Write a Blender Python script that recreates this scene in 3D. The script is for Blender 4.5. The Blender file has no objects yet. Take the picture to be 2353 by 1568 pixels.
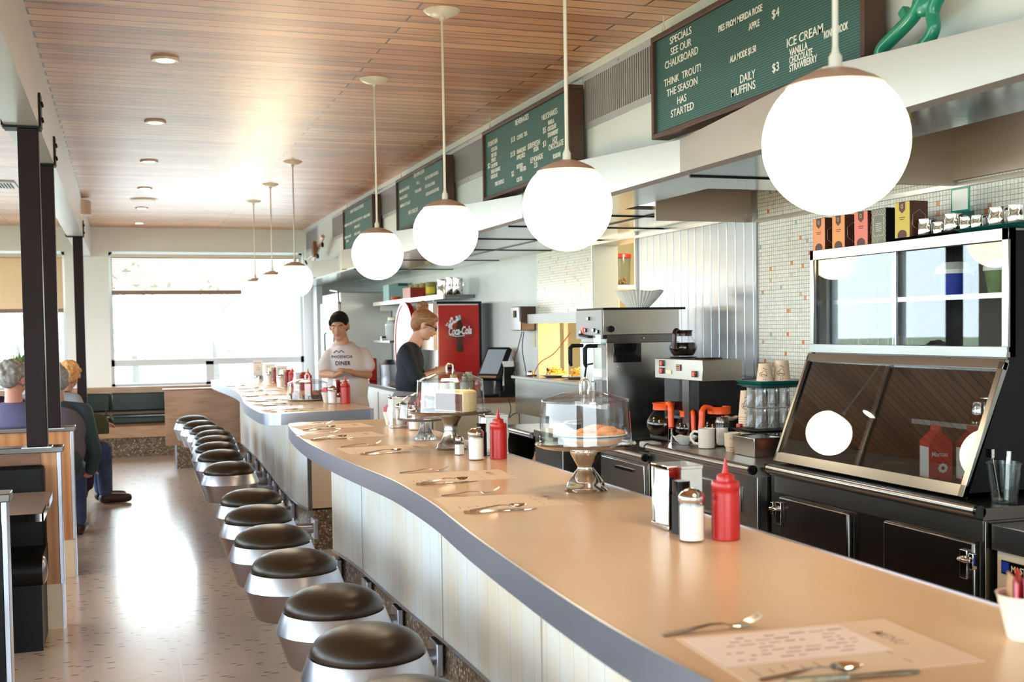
import bpy, bmesh, math, random
from mathutils import Vector, Matrix, Quaternion
random.seed(7)
R = math.radians
PI = math.pi
sc = bpy.context.scene
COL = sc.collection

# ------------------------------------------------------------------ camera, world, exposure
EYE = Vector((0.0, 0.0, 1.55))
FPX, CX, CY = 2650.0, 1176.5, 858.0           # focal length and principal point for the 2353 x 1568 frame
def _dir(px, py): return Vector((px - CX, -(py - CY), -FPX))
_Y = _dir(280, 767).normalized()
_Z = _dir(280, 767).cross(_dir(1280, 752.5)).normalized()
if _Z.y < 0: _Z = -_Z
_X = _Y.cross(_Z)
ROT = Matrix((_X, _Y, _Z))                     # camera space -> room space
cam_data = bpy.data.cameras.new('camera')
cam = bpy.data.objects.new('camera', cam_data)
COL.objects.link(cam)
cam.matrix_world = Matrix.Translation(EYE) @ ROT.to_4x4()
cam_data.sensor_width = 36.0
cam_data.lens = FPX / 2353.0 * 36.0
cam_data.shift_y = (CY - 784.0) / 2353.0
cam_data.clip_start = 0.05
cam_data.clip_end = 400
cam_data.dof.use_dof = True
cam_data.dof.focus_distance = 5.2
cam_data.dof.aperture_fstop = 4.5
sc.camera = cam
def at(px, py, x=None, y=None, z=None):
    """Room point seen at a pixel of the photograph on the plane x=, y= or z=."""
    r = ROT @ _dir(px, py)
    t = (x - EYE.x) / r.x if x is not None else (y - EYE.y) / r.y if y is not None else (z - EYE.z) / r.z
    return EYE + r * t

w = bpy.data.worlds.new('sky'); sc.world = w; w.use_nodes = True
bg = w.node_tree.nodes['Background']
bg.inputs[0].default_value = (0.80, 0.92, 1.0, 1)
bg.inputs[1].default_value = 9.0
sc.view_settings.view_transform = 'Standard'
sc.view_settings.look = 'None'
sc.view_settings.gamma = 1
sc.view_settings.exposure = 0.55
cy = sc.cycles
cy.use_denoising = True
cy.max_bounces = 9; cy.diffuse_bounces = 5; cy.glossy_bounces = 5; cy.transmission_bounces = 9; cy.transparent_max_bounces = 12
cy.sample_clamp_indirect = 6
cy.caustics_reflective = False; cy.caustics_refractive = False
cy.blur_glossy = 0.5

def portal(name, loc, rot, sx, sy):
    l = bpy.data.lights.new(name, 'AREA'); l.shape = 'RECTANGLE'; l.size = sx; l.size_y = sy
    l.cycles.is_portal = True
    o = bpy.data.objects.new(name, l); o.location = loc; o.rotation_euler = rot; COL.objects.link(o)
portal('sky_portal', (1.2, 17.35, 1.75), (R(-90), 0, 0), 2.8, 2.0)
portal('sky_portal', (-2.1, 17.35, 1.75), (R(-90), 0, 0), 2.8, 2.0)
for yy in (-1.2, 2.4, 6.0, 9.6, 13.2):
    portal('sky_portal', (-3.95, yy, 1.75), (0, R(-90), 0), 2.0, 3.2)
portal('sky_portal', (-0.2, -3.95, 1.75), (R(90), 0, 0), 5.4, 2.0)

# ------------------------------------------------------------------ materials
def _mat(name):
    m = bpy.data.materials.new(name); m.use_nodes = True
    nt = m.node_tree
    return m, nt, nt.nodes['Principled BSDF']
def L(nt, a, b): nt.links.new(a, b)
def N(nt, kind, **kw):
    n = nt.nodes.new('ShaderNode' + kind)
    for k, v in kw.items(): setattr(n, k, v)
    return n
def pos(nt): return N(nt, 'NewGeometry').outputs['Position']
def objco(nt): return N(nt, 'TexCoord').outputs['Object']
def mapping(nt, src, scale=(1, 1, 1), rot=(0, 0, 0), loc=(0, 0, 0)):
    m = N(nt, 'Mapping'); L(nt, src, m.inputs[0])
    m.inputs['Scale'].default_value = scale; m.inputs['Rotation'].default_value = rot; m.inputs['Location'].default_value = loc
    return m.outputs[0]
def noise(nt, vec, scale=5, detail=3, rough=.5):
    n = N(nt, 'TexNoise'); n.inputs['Scale'].default_value = scale; n.inputs['Detail'].default_value = detail
    n.inputs['Roughness'].default_value = rough; L(nt, vec, n.inputs['Vector']); return n.outputs[0]
def ramp(nt, fac, stops):
    r = N(nt, 'ValToRGB'); L(nt, fac, r.inputs[0]); e = r.color_ramp.elements
    while len(e) < len(stops): e.new(.5)
    for i, (p, c) in enumerate(stops):
        e[i].position = p; e[i].color = (c, c, c, 1) if isinstance(c, (int, float)) else (*c, 1)
    return r.outputs[0]
def mixc(nt, fac, a, b, mode='MIX'):
    m = N(nt, 'Mix', data_type='RGBA', blend_type=mode)
    for i, s in ((0, fac), (6, a), (7, b)):
        if isinstance(s, (int, float)): m.inputs[i].default_value = s
        elif isinstance(s, tuple): m.inputs[i].default_value = (*s, 1)
        else: L(nt, s, m.inputs[i])
    return m.outputs[2]
def bump(nt, b, h, strength=.2, dist=.01):
    n = N(nt, 'Bump'); n.inputs['Strength'].default_value = strength; n.inputs['Distance'].default_value = dist
    L(nt, h, n.inputs['Height']); L(nt, n.outputs[0], b.inputs['Normal'])
def pbr(name, col, rough=.5, metal=0.0, var=0.0, vscale=6, stretch=(1, 1, 1), bmp=0.0, coat=0.0, trans=0.0, ior=1.45, spec=.5, emit=None, es=0.0, alpha=1.0, sss=0.0, rvar=0.0):
    m, nt, b = _mat(name)
    b.inputs['Base Color'].default_value = (*col, 1); b.inputs['Roughness'].default_value = rough
    b.inputs['Metallic'].default_value = metal; b.inputs['Specular IOR Level'].default_value = spec
    b.inputs['Coat Weight'].default_value = coat; b.inputs['Coat Roughness'].default_value = .06
    b.inputs['Transmission Weight'].default_value = trans; b.inputs['IOR'].default_value = ior; b.inputs['Alpha'].default_value = alpha
    if sss: b.inputs['Subsurface Weight'].default_value = sss; b.inputs['Subsurface Radius'].default_value = (.02, .008, .004); b.inputs['Subsurface Scale'].default_value = .5
    if emit: b.inputs['Emission Color'].default_value = (*emit, 1); b.inputs['Emission Strength'].default_value = es
    if var or bmp or rvar:
        v = mapping(nt, objco(nt), stretch); n = noise(nt, v, vscale, 4, .6)
        if var:
            c = mixc(nt, ramp(nt, n, [(.3, 0.0), (.7, 1.0)]), tuple(x * (1 - var) for x in col), tuple(min(1, x * (1 + var)) for x in col)); L(nt, c, b.inputs['Base Color'])
        if rvar:
            L(nt, ramp(nt, n, [(.3, max(0.02, rough - rvar)), (.7, rough + rvar)]), b.inputs['Roughness'])
        if bmp: bump(nt, b, n, bmp, .004)
    return m

def m_glass(name, tint=(1, 1, 1), rough=0.0, ior=1.45):
    """Thin clear pane or shell: mostly see-through, mirror reflection by Fresnel."""
    m, nt, b = _mat(name); nt.nodes.remove(b)
    out = nt.nodes['Material Output']
    t = N(nt, 'BsdfTransparent'); t.inputs[0].default_value = (*tint, 1)
    g = N(nt, 'BsdfGlossy'); g.inputs['Roughness'].default_value = rough
    f = N(nt, 'Fresnel'); ge = N(nt, 'NewGeometry'); mr = N(nt, 'MapRange'); L(nt, ge.outputs['Backfacing'], mr.inputs[0]); mr.inputs[3].default_value = ior; mr.inputs[4].default_value = 1 / ior; L(nt, mr.outputs[0], f.inputs[0])
    mx = N(nt, 'MixShader'); L(nt, f.outputs[0], mx.inputs[0]); L(nt, t.outputs[0], mx.inputs[1]); L(nt, g.outputs[0], mx.inputs[2]); L(nt, mx.outputs[0], out.inputs[0])
    return m

M = {}
M['white'] = pbr('white_paint', (.72, .77, .78), .45, var=.02, vscale=3)
M['farwhite'] = pbr('window_wall_paint', (.82, .87, .87), .5)
M['cream'] = pbr('cream_laminate', (.80, .70, .52), .35)
M['winframe'] = pbr('white_aluminium_frame', (.62, .65, .70), .35)
M['grillemetal'] = pbr('pale_grille_metal', (.52, .54, .60), .35, .3)
M['steel'] = pbr('stainless_steel', (.46, .445, .42), .24, 1)
M['steel_h'] = pbr('stainless_steel_brushed_level', (.48, .44, .39), .30, 1)
M['steel_dark'] = pbr('dark_stainless_steel', (.15, .135, .125), .26, 1)
M['steel_band'] = pbr('brushed_edge_band', (.50, .53, .63), .33, 1)
M['fascia'] = pbr('satin_steel_fascia', (.60, .58, .53), .36, 1)
M['chrome'] = pbr('polished_chrome', (.68, .66, .64), .05, 1)
M['alu'] = pbr('cast_aluminium', (.40, .40, .45), .32, 1)
M['mirror_steel'] = pbr('polished_sheet_steel', (.50, .51, .52), .16, 1, bmp=.2, vscale=1.6, stretch=(1, 3, 1))
M['ribsteel'] = pbr('ribbed_sheet_steel', (.34, .35, .37), .30, 1, bmp=.12, vscale=1.6, stretch=(1, 3, 1))
M['black'] = pbr('black_plastic', (.006, .006, .007), .45, spec=.22)
M['blackgloss'] = pbr('black_gloss', (.005, .005, .006), .12, coat=.25, spec=.4)
M['darkbox'] = pbr('black_equipment_case', (.007, .006, .006), .5, spec=.2)
M['brownframe'] = pbr('dark_brown_frame', (.075, .038, .028), .5, var=.15)
M['post'] = pbr('dark_brown_painted_steel', (.016, .007, .007), .5, spec=.2)
M['vinyl'] = pbr('dark_olive_brown_vinyl', (.024, .014, .007), .36, bmp=.05, vscale=90, spec=.42)
M['booth_vinyl'] = pbr('booth_green_vinyl', (.010, .020, .014), .3, bmp=.05, vscale=60)
M['blackvinyl'] = pbr('black_booth_vinyl', (.005, .005, .005), .42, spec=.25)
M['globe'] = pbr('glowing_opal_glass', (.9, .85, .75), .3, emit=(1.0, .80, .52), es=14)
M['lamp_on'] = pbr('lit_diffuser', (1, .9, .75), .4, emit=(1.0, .82, .6), es=20)
M['satin_tan'] = pbr('satin_tan_metal', (.62, .50, .42), .4, .5)
M['rodwhite'] = pbr('ivory_enamel', (.78, .74, .66), .3)
M['red'] = pbr('red_plastic', (.42, .012, .010), .3, spec=.5)
M['redpanel'] = pbr('red_machine_panel', (.50, .012, .009), .35)
M['reddisc'] = pbr('dark_red_emblem', (.36, .008, .008), .3)
M['orange'] = pbr('orange_plastic', (.85, .10, .015), .3)
M['coffee'] = pbr('coffee', (.010, .005, .003), .05)
M['sugar'] = pbr('sugar', (.82, .80, .74), .8)
M['salt'] = pbr('salt', (.9, .9, .88), .9)
M['paper'] = pbr('white_paper', (.85, .84, .80), .7)
M['kraft'] = pbr('placemat_paper', (.68, .52, .37), .6, var=.03)
M['pinkpaper'] = pbr('pale_pink_menu_paper', (.80, .66, .60), .6)
M['print'] = pbr('grey_brown_print', (.36, .24, .20), .7)
M['white_letter'] = pbr('white_plastic_letter', (.85, .87, .86), .4)
M['ceramic'] = pbr('cream_ceramic', (.78, .72, .62), .22)
M['ceramic_w'] = pbr('white_ceramic', (.84, .83, .80), .2)
M['glass'] = m_glass('clear_glass')
M['acrylic'] = m_glass('clear_acrylic_dome', (.97, .97, .985), .015, 1.7)
M['winglass'] = m_glass('window_glass', (.97, .99, .99), 0, 1.3)
M['case_steel'] = pbr('case_frame_steel', (.30, .295, .28), .25, 1)
M['tabletop'] = pbr('brown_grey_laminate', (.27, .20, .16), .3)
M['tintglass'] = m_glass('slanted_case_glass', (.80, .82, .82), 0.0, 2.0)
M['caseglass'] = m_glass('display_case_glass', (.88, .90, .90), 0.0, 1.5)
M['plastic_clear'] = m_glass('cloudy_clear_plastic', (.84, .86, .86), .12, 1.5)
M['teal'] = pbr('teal_plastic_tray', (.006, .10, .09), .35)
M['skin_m'] = pbr('warm_brown_skin', (.46, .24, .15), .5, sss=.12)
M['skin_f'] = pbr('fair_skin', (.68, .38, .27), .5, sss=.15)
M['skin_o'] = pbr('ruddy_skin', (.62, .30, .22), .5, sss=.12)
M['hair_black'] = pbr('black_hair', (.006, .005, .005), .75, bmp=.5, vscale=60, spec=.2)
M['hair_blond'] = pbr('blond_brown_hair', (.30, .14, .06), .5, var=.45, vscale=30, stretch=(1, 1, 3), bmp=.8)
M['hair_ginger'] = pbr('sandy_ginger_hair', (.72, .36, .14), .6, var=.35, vscale=40, bmp=1)
M['hair_grey'] = pbr('grey_hair', (.30, .28, .26), .6, var=.45, vscale=30, stretch=(2, 2, 1), bmp=1)
M['tee'] = pbr('heather_grey_cotton', (.56, .52, .53), .85, bmp=.25, vscale=12)
M['navy'] = pbr('navy_knit', (.010, .013, .022), .8, bmp=.3, vscale=14)
M['jeans'] = pbr('blue_denim', (.045, .07, .16), .8, var=.3, vscale=10, bmp=.3)
M['greytrouser'] = pbr('grey_trousers', (.25, .25, .28), .8)
M['lavender'] = pbr('blue_lavender_shirt', (.13, .135, .26), .8, var=.15, vscale=5, bmp=.9)
M['paleblue'] = pbr('pale_grey_blue_cotton', (.34, .37, .42), .85, var=.12, vscale=6, bmp=.6)
M['tealjacket'] = pbr('dark_teal_jacket', (.03, .055, .065), .7, bmp=.5, vscale=8)
M['greyvest'] = pbr('grey_purple_fleece', (.15, .13, .17), .9, bmp=.3, vscale=9)
M['plum'] = pbr('dark_plum_wool', (.028, .008, .028), .75, bmp=.3, vscale=9)
M['violet'] = pbr('violet_scarf', (.16, .02, .22), .7)
M['olive'] = pbr('olive_canvas', (.06, .06, .02), .8)
M['leaf'] = pbr('green_leaf', (.13, .24, .06), .5, var=.4, vscale=12)
M['leafpale'] = pbr('pale_outdoor_leaf', (.12, .17, .16), .7)
M['bark'] = pbr('grey_bark', (.10, .09, .08), .8)
M['grass'] = pbr('lawn', (.25, .29, .17), .9, var=.2, vscale=2)
M['amber'] = pbr('warm_lit_plaster', (.82, .62, .36), .6)
M['olivewall'] = pbr('kitchen_olive_wall', (.55, .52, .38), .6)
M['pickle'] = pbr('yellow_green_pickles', (.30, .26, .05), .4, var=.5, vscale=30)
M['fries'] = pbr('golden_fries', (.85, .50, .08), .5, var=.2, vscale=20)
M['ltblue'] = pbr('pale_blue_carton', (.33, .55, .58), .5)
M['pinkbox'] = pbr('pale_red_carton', (.72, .30, .26), .5)
M['darkred'] = pbr('dark_red_side', (.35, .03, .02), .5)
M['cakecream'] = pbr('buttercream', (.88, .70, .36), .55, var=.08, vscale=14, bmp=.8)
M['cakecrumb'] = pbr('brown_cake_crumb', (.13, .035, .012), .95, var=.7, vscale=60, bmp=1)
M['pastry'] = pbr('golden_pastry', (.62, .27, .09), .55, var=.35, vscale=25, bmp=.8)
M['muffin'] = pbr('brown_muffin', (.40, .15, .05), .8, var=.5, vscale=30, bmp=1)
M['screen'] = pbr('grey_touch_screen', (.30, .35, .42), .1)
M['redled'] = pbr('red_rocker_switch', (.5, .01, .01), .3, emit=(1, .05, .03), es=1.5)
M['label'] = pbr('cream_label', (.78, .70, .45), .6)
M['cuppaper'] = pbr('tan_paper_cup', (.70, .52, .36), .6, var=.12, vscale=8)
M['limecup'] = pbr('lime_patterned_cup', (.60, .64, .34), .5, var=.2, vscale=12)
M['logo_dark'] = pbr('dark_brown_logo', (.09, .02, .015), .5)
M['pink'] = pbr('pink_sweetener_packet', (.82, .22, .30), .6)
M['carton_red'] = pbr('red_milk_carton', (.58, .03, .03), .5)
M['greenplastic'] = pbr('glossy_green_plastic', (.005, .25, .16), .3, coat=.4)
M['cloth_grey'] = pbr('folded_grey_cloth', (.6, .6, .62), .9)
M['sand'] = pbr('beige_plaster', (.66, .50, .36), .7, var=.1, vscale=120)
M['butcher'] = pbr('light_wood', (.50, .30, .16), .4, var=.2, vscale=4, stretch=(1, 1, 6))
M['brownwood'] = pbr('brown_worktop_edge', (.20, .085, .045), .4, var=.25, vscale=5, stretch=(1, 8, 8))
M['shoe'] = pbr('dark_brown_leather', (.03, .012, .01), .4)
M['blue'] = pbr('blue_plastic', (.02, .05, .45), .35)
M['lemon'] = pbr('lemon_yellow', (.85, .62, .05), .5)
M['wire'] = pbr('black_cable', (.015, .015, .015), .5)
M['teabrown'] = pbr('brown_tea_carton_side', (.10, .03, .02), .35, var=.3, vscale=20)

def wood(name, c1, c2, stretch, scale=3, rough=.35, bmp=.1, knots=True):
    m, nt, b = _mat(name)
    v = mapping(nt, objco(nt), stretch)
    n = noise(nt, v, scale, 6, .62)
    wv = N(nt, 'TexWave', wave_type='BANDS', bands_direction='X'); wv.inputs['Scale'].default_value = .55; wv.inputs['Distortion'].default_value = 9; wv.inputs['Detail'].default_value = 3
    L(nt, v, wv.inputs['Vector'])
    f = mixc(nt, .28, n, wv.outputs['Fac'])
    c = mixc(nt, ramp(nt, f, [(.25, 0.0), (.75, 1.0)]), c1, c2)
    if knots:
        vo = N(nt, 'TexVoronoi'); vo.inputs['Scale'].default_value = 4.5; L(nt, objco(nt), vo.inputs['Vector'])
        c = mixc(nt, ramp(nt, vo.outputs['Distance'], [(.05, 1.0), (.11, 0.0)]), c, tuple(x * .3 for x in c1))
    L(nt, c, b.inputs['Base Color']); b.inputs['Roughness'].default_value = rough
    bump(nt, b, f, bmp, .002)
    return m
M['pine'] = wood('knotty_pine', (.40, .15, .05), (.66, .33, .13), (9, 9, .8), 1.6, .4)
M['walnutlam'] = wood('brown_wood_laminate', (.30, .175, .11), (.42, .26, .17), (1.2, 9, 26), 2.4, .42, .02, False)
M['bankwood'] = wood('light_bench_wood', (.42, .25, .15), (.52, .33, .2), (1.5, 9, 20), 2.4, .4, .02, False)

def m_ceiling():
    m, nt, b = _mat('stained_ceiling_planks')
    p = mapping(nt, pos(nt), (1, 1, 1), loc=(0.37, 0.02, 0))
    br = N(nt, 'TexBrick'); br.offset = .37; br.offset_frequency = 2
    L(nt, p, br.inputs['Vector']); br.inputs['Scale'].default_value = 1
    br.inputs['Brick Width'].default_value = 2.7; br.inputs['Row Height'].default_value = .112; br.inputs['Mortar Size'].default_value = .006
    br.inputs['Mortar Smooth'].default_value = .15; br.inputs['Bias'].default_value = 0
    br.inputs['Color1'].default_value = (.08, .08, .08, 1); br.inputs['Color2'].default_value = (.95, .95, .95, 1); br.inputs['Mortar'].default_value = (0, 0, 0, 1)
    grain = noise(nt, mapping(nt, pos(nt), (1.2, 26, 1)), 2.6, 6, .65)
    blot = noise(nt, mapping(nt, pos(nt), (.9, 6, 1)), 1.6, 4, .6)
    tone = mixc(nt, .55, grain, br.outputs['Color'])
    c = ramp(nt, tone, [(.18, (.34, .11, .035)), (.45, (.58, .24, .085)), (.62, (.70, .34, .14)), (.9, (.84, .50, .25))])
    c = mixc(nt, ramp(nt, blot, [(.30, .75), (.45, 0.0)]), c, (.15, .07, .04))
    vo = N(nt, 'TexVoronoi'); vo.inputs['Scale'].default_value = 1.7; L(nt, mapping(nt, pos(nt), (1, 1.6, 1)), vo.inputs['Vector'])
    c = mixc(nt, ramp(nt, vo.outputs['Distance'], [(.02, .85), (.05, 0.0)]), c, (.06, .02, .015))
    c = mixc(nt, br.outputs['Fac'], c, (.02, .006, .005))
    L(nt, c, b.inputs['Base Color'])
    L(nt, ramp(nt, grain, [(.3, .38), (.7, .5)]), b.inputs['Roughness'])
    b.inputs['Specular IOR Level'].default_value = .8
    b.inputs['Coat Weight'].default_value = .8; b.inputs['Coat IOR'].default_value = 1.6; b.inputs['Coat Roughness'].default_value = .42
    inv = N(nt, 'Math', operation='MULTIPLY'); L(nt, br.outputs['Fac'], inv.inputs[0]); inv.inputs[1].default_value = -1
    add = N(nt, 'Math', operation='MULTIPLY_ADD'); L(nt, grain, add.inputs[0]); add.inputs[1].default_value = .12; L(nt, inv.outputs[0], add.inputs[2])
    bump(nt, b, add.outputs[0], .6, .006)
    return m
M['ceiling'] = m_ceiling()

def m_floor():
    m, nt, b = _mat('polished_terrazzo_tile')
    p = pos(nt)
    br = N(nt, 'TexBrick'); br.offset = 0; L(nt, mapping(nt, p, loc=(-.22, .42, 0)), br.inputs['Vector']); br.inputs['Scale'].default_value = 1
    br.inputs['Brick Width'].default_value = 1.22; br.inputs['Row Height'].default_value = .65; br.inputs['Mortar Size'].default_value = .003; br.inputs['Mortar Smooth'].default_value = .1
    br.inputs['Color1'].default_value = (.42, .42, .42, 1); br.inputs['Color2'].default_value = (.58, .58, .58, 1)
    n = noise(nt, p, 2.2, 4, .6)
    tone = mixc(nt, .5, n, br.outputs['Color'])
    c = ramp(nt, tone, [(.3, (.57, .43, .32)), (.7, (.69, .56, .45))])
    fl = N(nt, 'TexVoronoi'); fl.inputs['Scale'].default_value = 26; fl.inputs['Randomness'].default_value = 1; L(nt, mapping(nt, p, (.55, 1.5, 1)), fl.inputs['Vector'])
    sel = N(nt, 'TexWhiteNoise', noise_dimensions='3D'); L(nt, fl.outputs['Position'], sel.inputs['Vector'])
    gate = ramp(nt, sel.outputs['Value'], [(.66, 0.0), (.68, 1.0)])
    spot = ramp(nt, fl.outputs['Distance'], [(.24, 1.0), (.34, 0.0)])
    f = mixc(nt, 1.0, gate, spot, 'MULTIPLY')
    c = mixc(nt, f, c, (.13, .06, .035))
    c = mixc(nt, br.outputs['Fac'], c, (.70, .62, .52))
    L(nt, c, b.inputs['Base Color'])
    L(nt, ramp(nt, noise(nt, mapping(nt, p, (1, 1, 1)), 30, 3, .6), [(.3, .14), (.7, .21)]), b.inputs['Roughness'])
    b.inputs['Specular IOR Level'].default_value = .5
    b.inputs['Coat Weight'].default_value = .7; b.inputs['Coat Roughness'].default_value = .34
    bump(nt, b, br.outputs['Fac'], -.1, .002)
    return m
M['floor'] = m_floor()

def m_mosaic():
    m, nt, b = _mat('mosaic_wall_tile')
    s = .0212
    p = mapping(nt, pos(nt), (1 / s, 1 / s, 1 / s))
    fr = N(nt, 'VectorMath', operation='FLOOR'); L(nt, p, fr.inputs[0])
    fc = N(nt, 'VectorMath', operation='FRACTION'); L(nt, p, fc.inputs[0])
    sep = N(nt, 'SeparateXYZ'); L(nt, fc.outputs[0], sep.inputs[0])
    def edge(o):
        a = N(nt, 'Math', operation='SUBTRACT'); L(nt, o, a.inputs[0]); a.inputs[1].default_value = .5
        q = N(nt, 'Math', operation='ABSOLUTE'); L(nt, a.outputs[0], q.inputs[0]); return q.outputs[0]
    mx = N(nt, 'Math', operation='MAXIMUM'); L(nt, edge(sep.outputs[1]), mx.inputs[0]); L(nt, edge(sep.outputs[2]), mx.inputs[1])
    grout = ramp(nt, mx.outputs[0], [(.445, 0.0), (.465, 1.0)])
    cell = N(nt, 'SeparateXYZ'); L(nt, fr.outputs[0], cell.inputs[0])
    cmb = N(nt, 'CombineXYZ'); L(nt, cell.outputs[1], cmb.inputs[0]); L(nt, cell.outputs[2], cmb.inputs[1])
    wn = N(nt, 'TexWhiteNoise', noise_dimensions='2D'); L(nt, cmb.outputs[0], wn.inputs['Vector'])
    base = ramp(nt, wn.outputs['Value'], [(0, (.78, .79, .74)), (.4, (.86, .85, .79)), (.80, (.80, .80, .75)), (.965, (.70, .66, .58)), (.974, (.62, .42, .20)), (.981, (.30, .50, .56)), (.989, (.80, .16, .03))])
    base.node.color_ramp.interpolation = 'CONSTANT'
    vn = noise(nt, mapping(nt, pos(nt), (1, 1, 1)), 75, 5, .7)
    vein = ramp(nt, vn, [(.47, 0.0), (.5, .7), (.53, 0.0)])
    base2 = mixc(nt, vein, base, (.50, .33, .10))
    c = mixc(nt, grout, base2, (.20, .17, .14))
    L(nt, c, b.inputs['Base Color']); b.inputs['Roughness'].default_value = .25
    inv = N(nt, 'Math', operation='SUBTRACT'); inv.inputs[0].default_value = 1; L(nt, grout, inv.inputs[1])
    bump(nt, b, inv.outputs[0], .4, .002)
    return m
M['mosaic'] = m_mosaic()

def m_pebble():
    m, nt, b = _mat('exposed_pebble_aggregate')
    vo = N(nt, 'TexVoronoi'); vo.inputs['Scale'].default_value = 85; L(nt, pos(nt), vo.inputs['Vector'])
    wn = N(nt, 'SeparateColor'); L(nt, vo.outputs['Color'], wn.inputs[0])
    c = ramp(nt, wn.outputs[0], [(0, (.05, .03, .02)), (.5, (.16, .10, .06)), (.85, (.26, .18, .11)), (1, (.6, .52, .42))])
    L(nt, c, b.inputs['Base Color']); b.inputs['Roughness'].default_value = .4
    bump(nt, b, vo.outputs['Distance'], -.6, .006)
    return m
M['pebble'] = m_pebble()

def m_panel():
    m, nt, b = _mat('pale_tongue_and_groove_panel')
    p = pos(nt)
    sep = N(nt, 'SeparateXYZ'); L(nt, p, sep.inputs[0])
    q = N(nt, 'Math', operation='MULTIPLY'); L(nt, sep.outputs[1], q.inputs[0]); q.inputs[1].default_value = 1 / .125
    fr = N(nt, 'Math', operation='FRACT'); L(nt, q.outputs[0], fr.inputs[0])
    g = ramp(nt, fr.outputs[0], [(0, 1.0), (.035, 0.0)])
    st = ramp(nt, noise(nt, mapping(nt, p, (1, 2.2, 1)), 1.3, 3, .5), [(.42, 0.0), (.68, 1.0)])
    c = mixc(nt, st, (.74, .79, .80), (.74, .65, .52))
    c = mixc(nt, g, c, (.40, .36, .30))
    L(nt, c, b.inputs['Base Color']); b.inputs['Roughness'].default_value = .38
    return m
M['panel'] = m_panel()

def m_top():
    m, nt, b = _mat('tan_laminate_worktop')
    n = noise(nt, pos(nt), 1.4, 3, .5)
    L(nt, ramp(nt, n, [(.3, (.66, .44, .26)), (.7, (.72, .50, .305))]), b.inputs['Base Color'])
    b.inputs['Roughness'].default_value = .24
    b.inputs['Specular IOR Level'].default_value = .5
    return m
M['top'] = m_top()

def m_letterboard():
    m, nt, b = _mat('ribbed_green_felt')
    sep = N(nt, 'SeparateXYZ'); L(nt, objco(nt), sep.inputs[0])
    q = N(nt, 'Math', operation='MULTIPLY'); L(nt, sep.outputs[2], q.inputs[0]); q.inputs[1].default_value = 1 / .0098
    fr = N(nt, 'Math', operation='FRACT'); L(nt, q.outputs[0], fr.inputs[0])
    c = ramp(nt, fr.outputs[0], [(0, (.006, .018, .018)), (.22, (.008, .03, .03)), (.34, (.022, .12, .11)), (.95, (.022, .12, .11)), (1, (.006, .018, .018))])
    L(nt, c, b.inputs['Base Color']); b.inputs['Roughness'].default_value = .55
    bump(nt, b, fr.outputs[0], .3, .003)
    return m
M['felt'] = m_letterboard()

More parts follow.
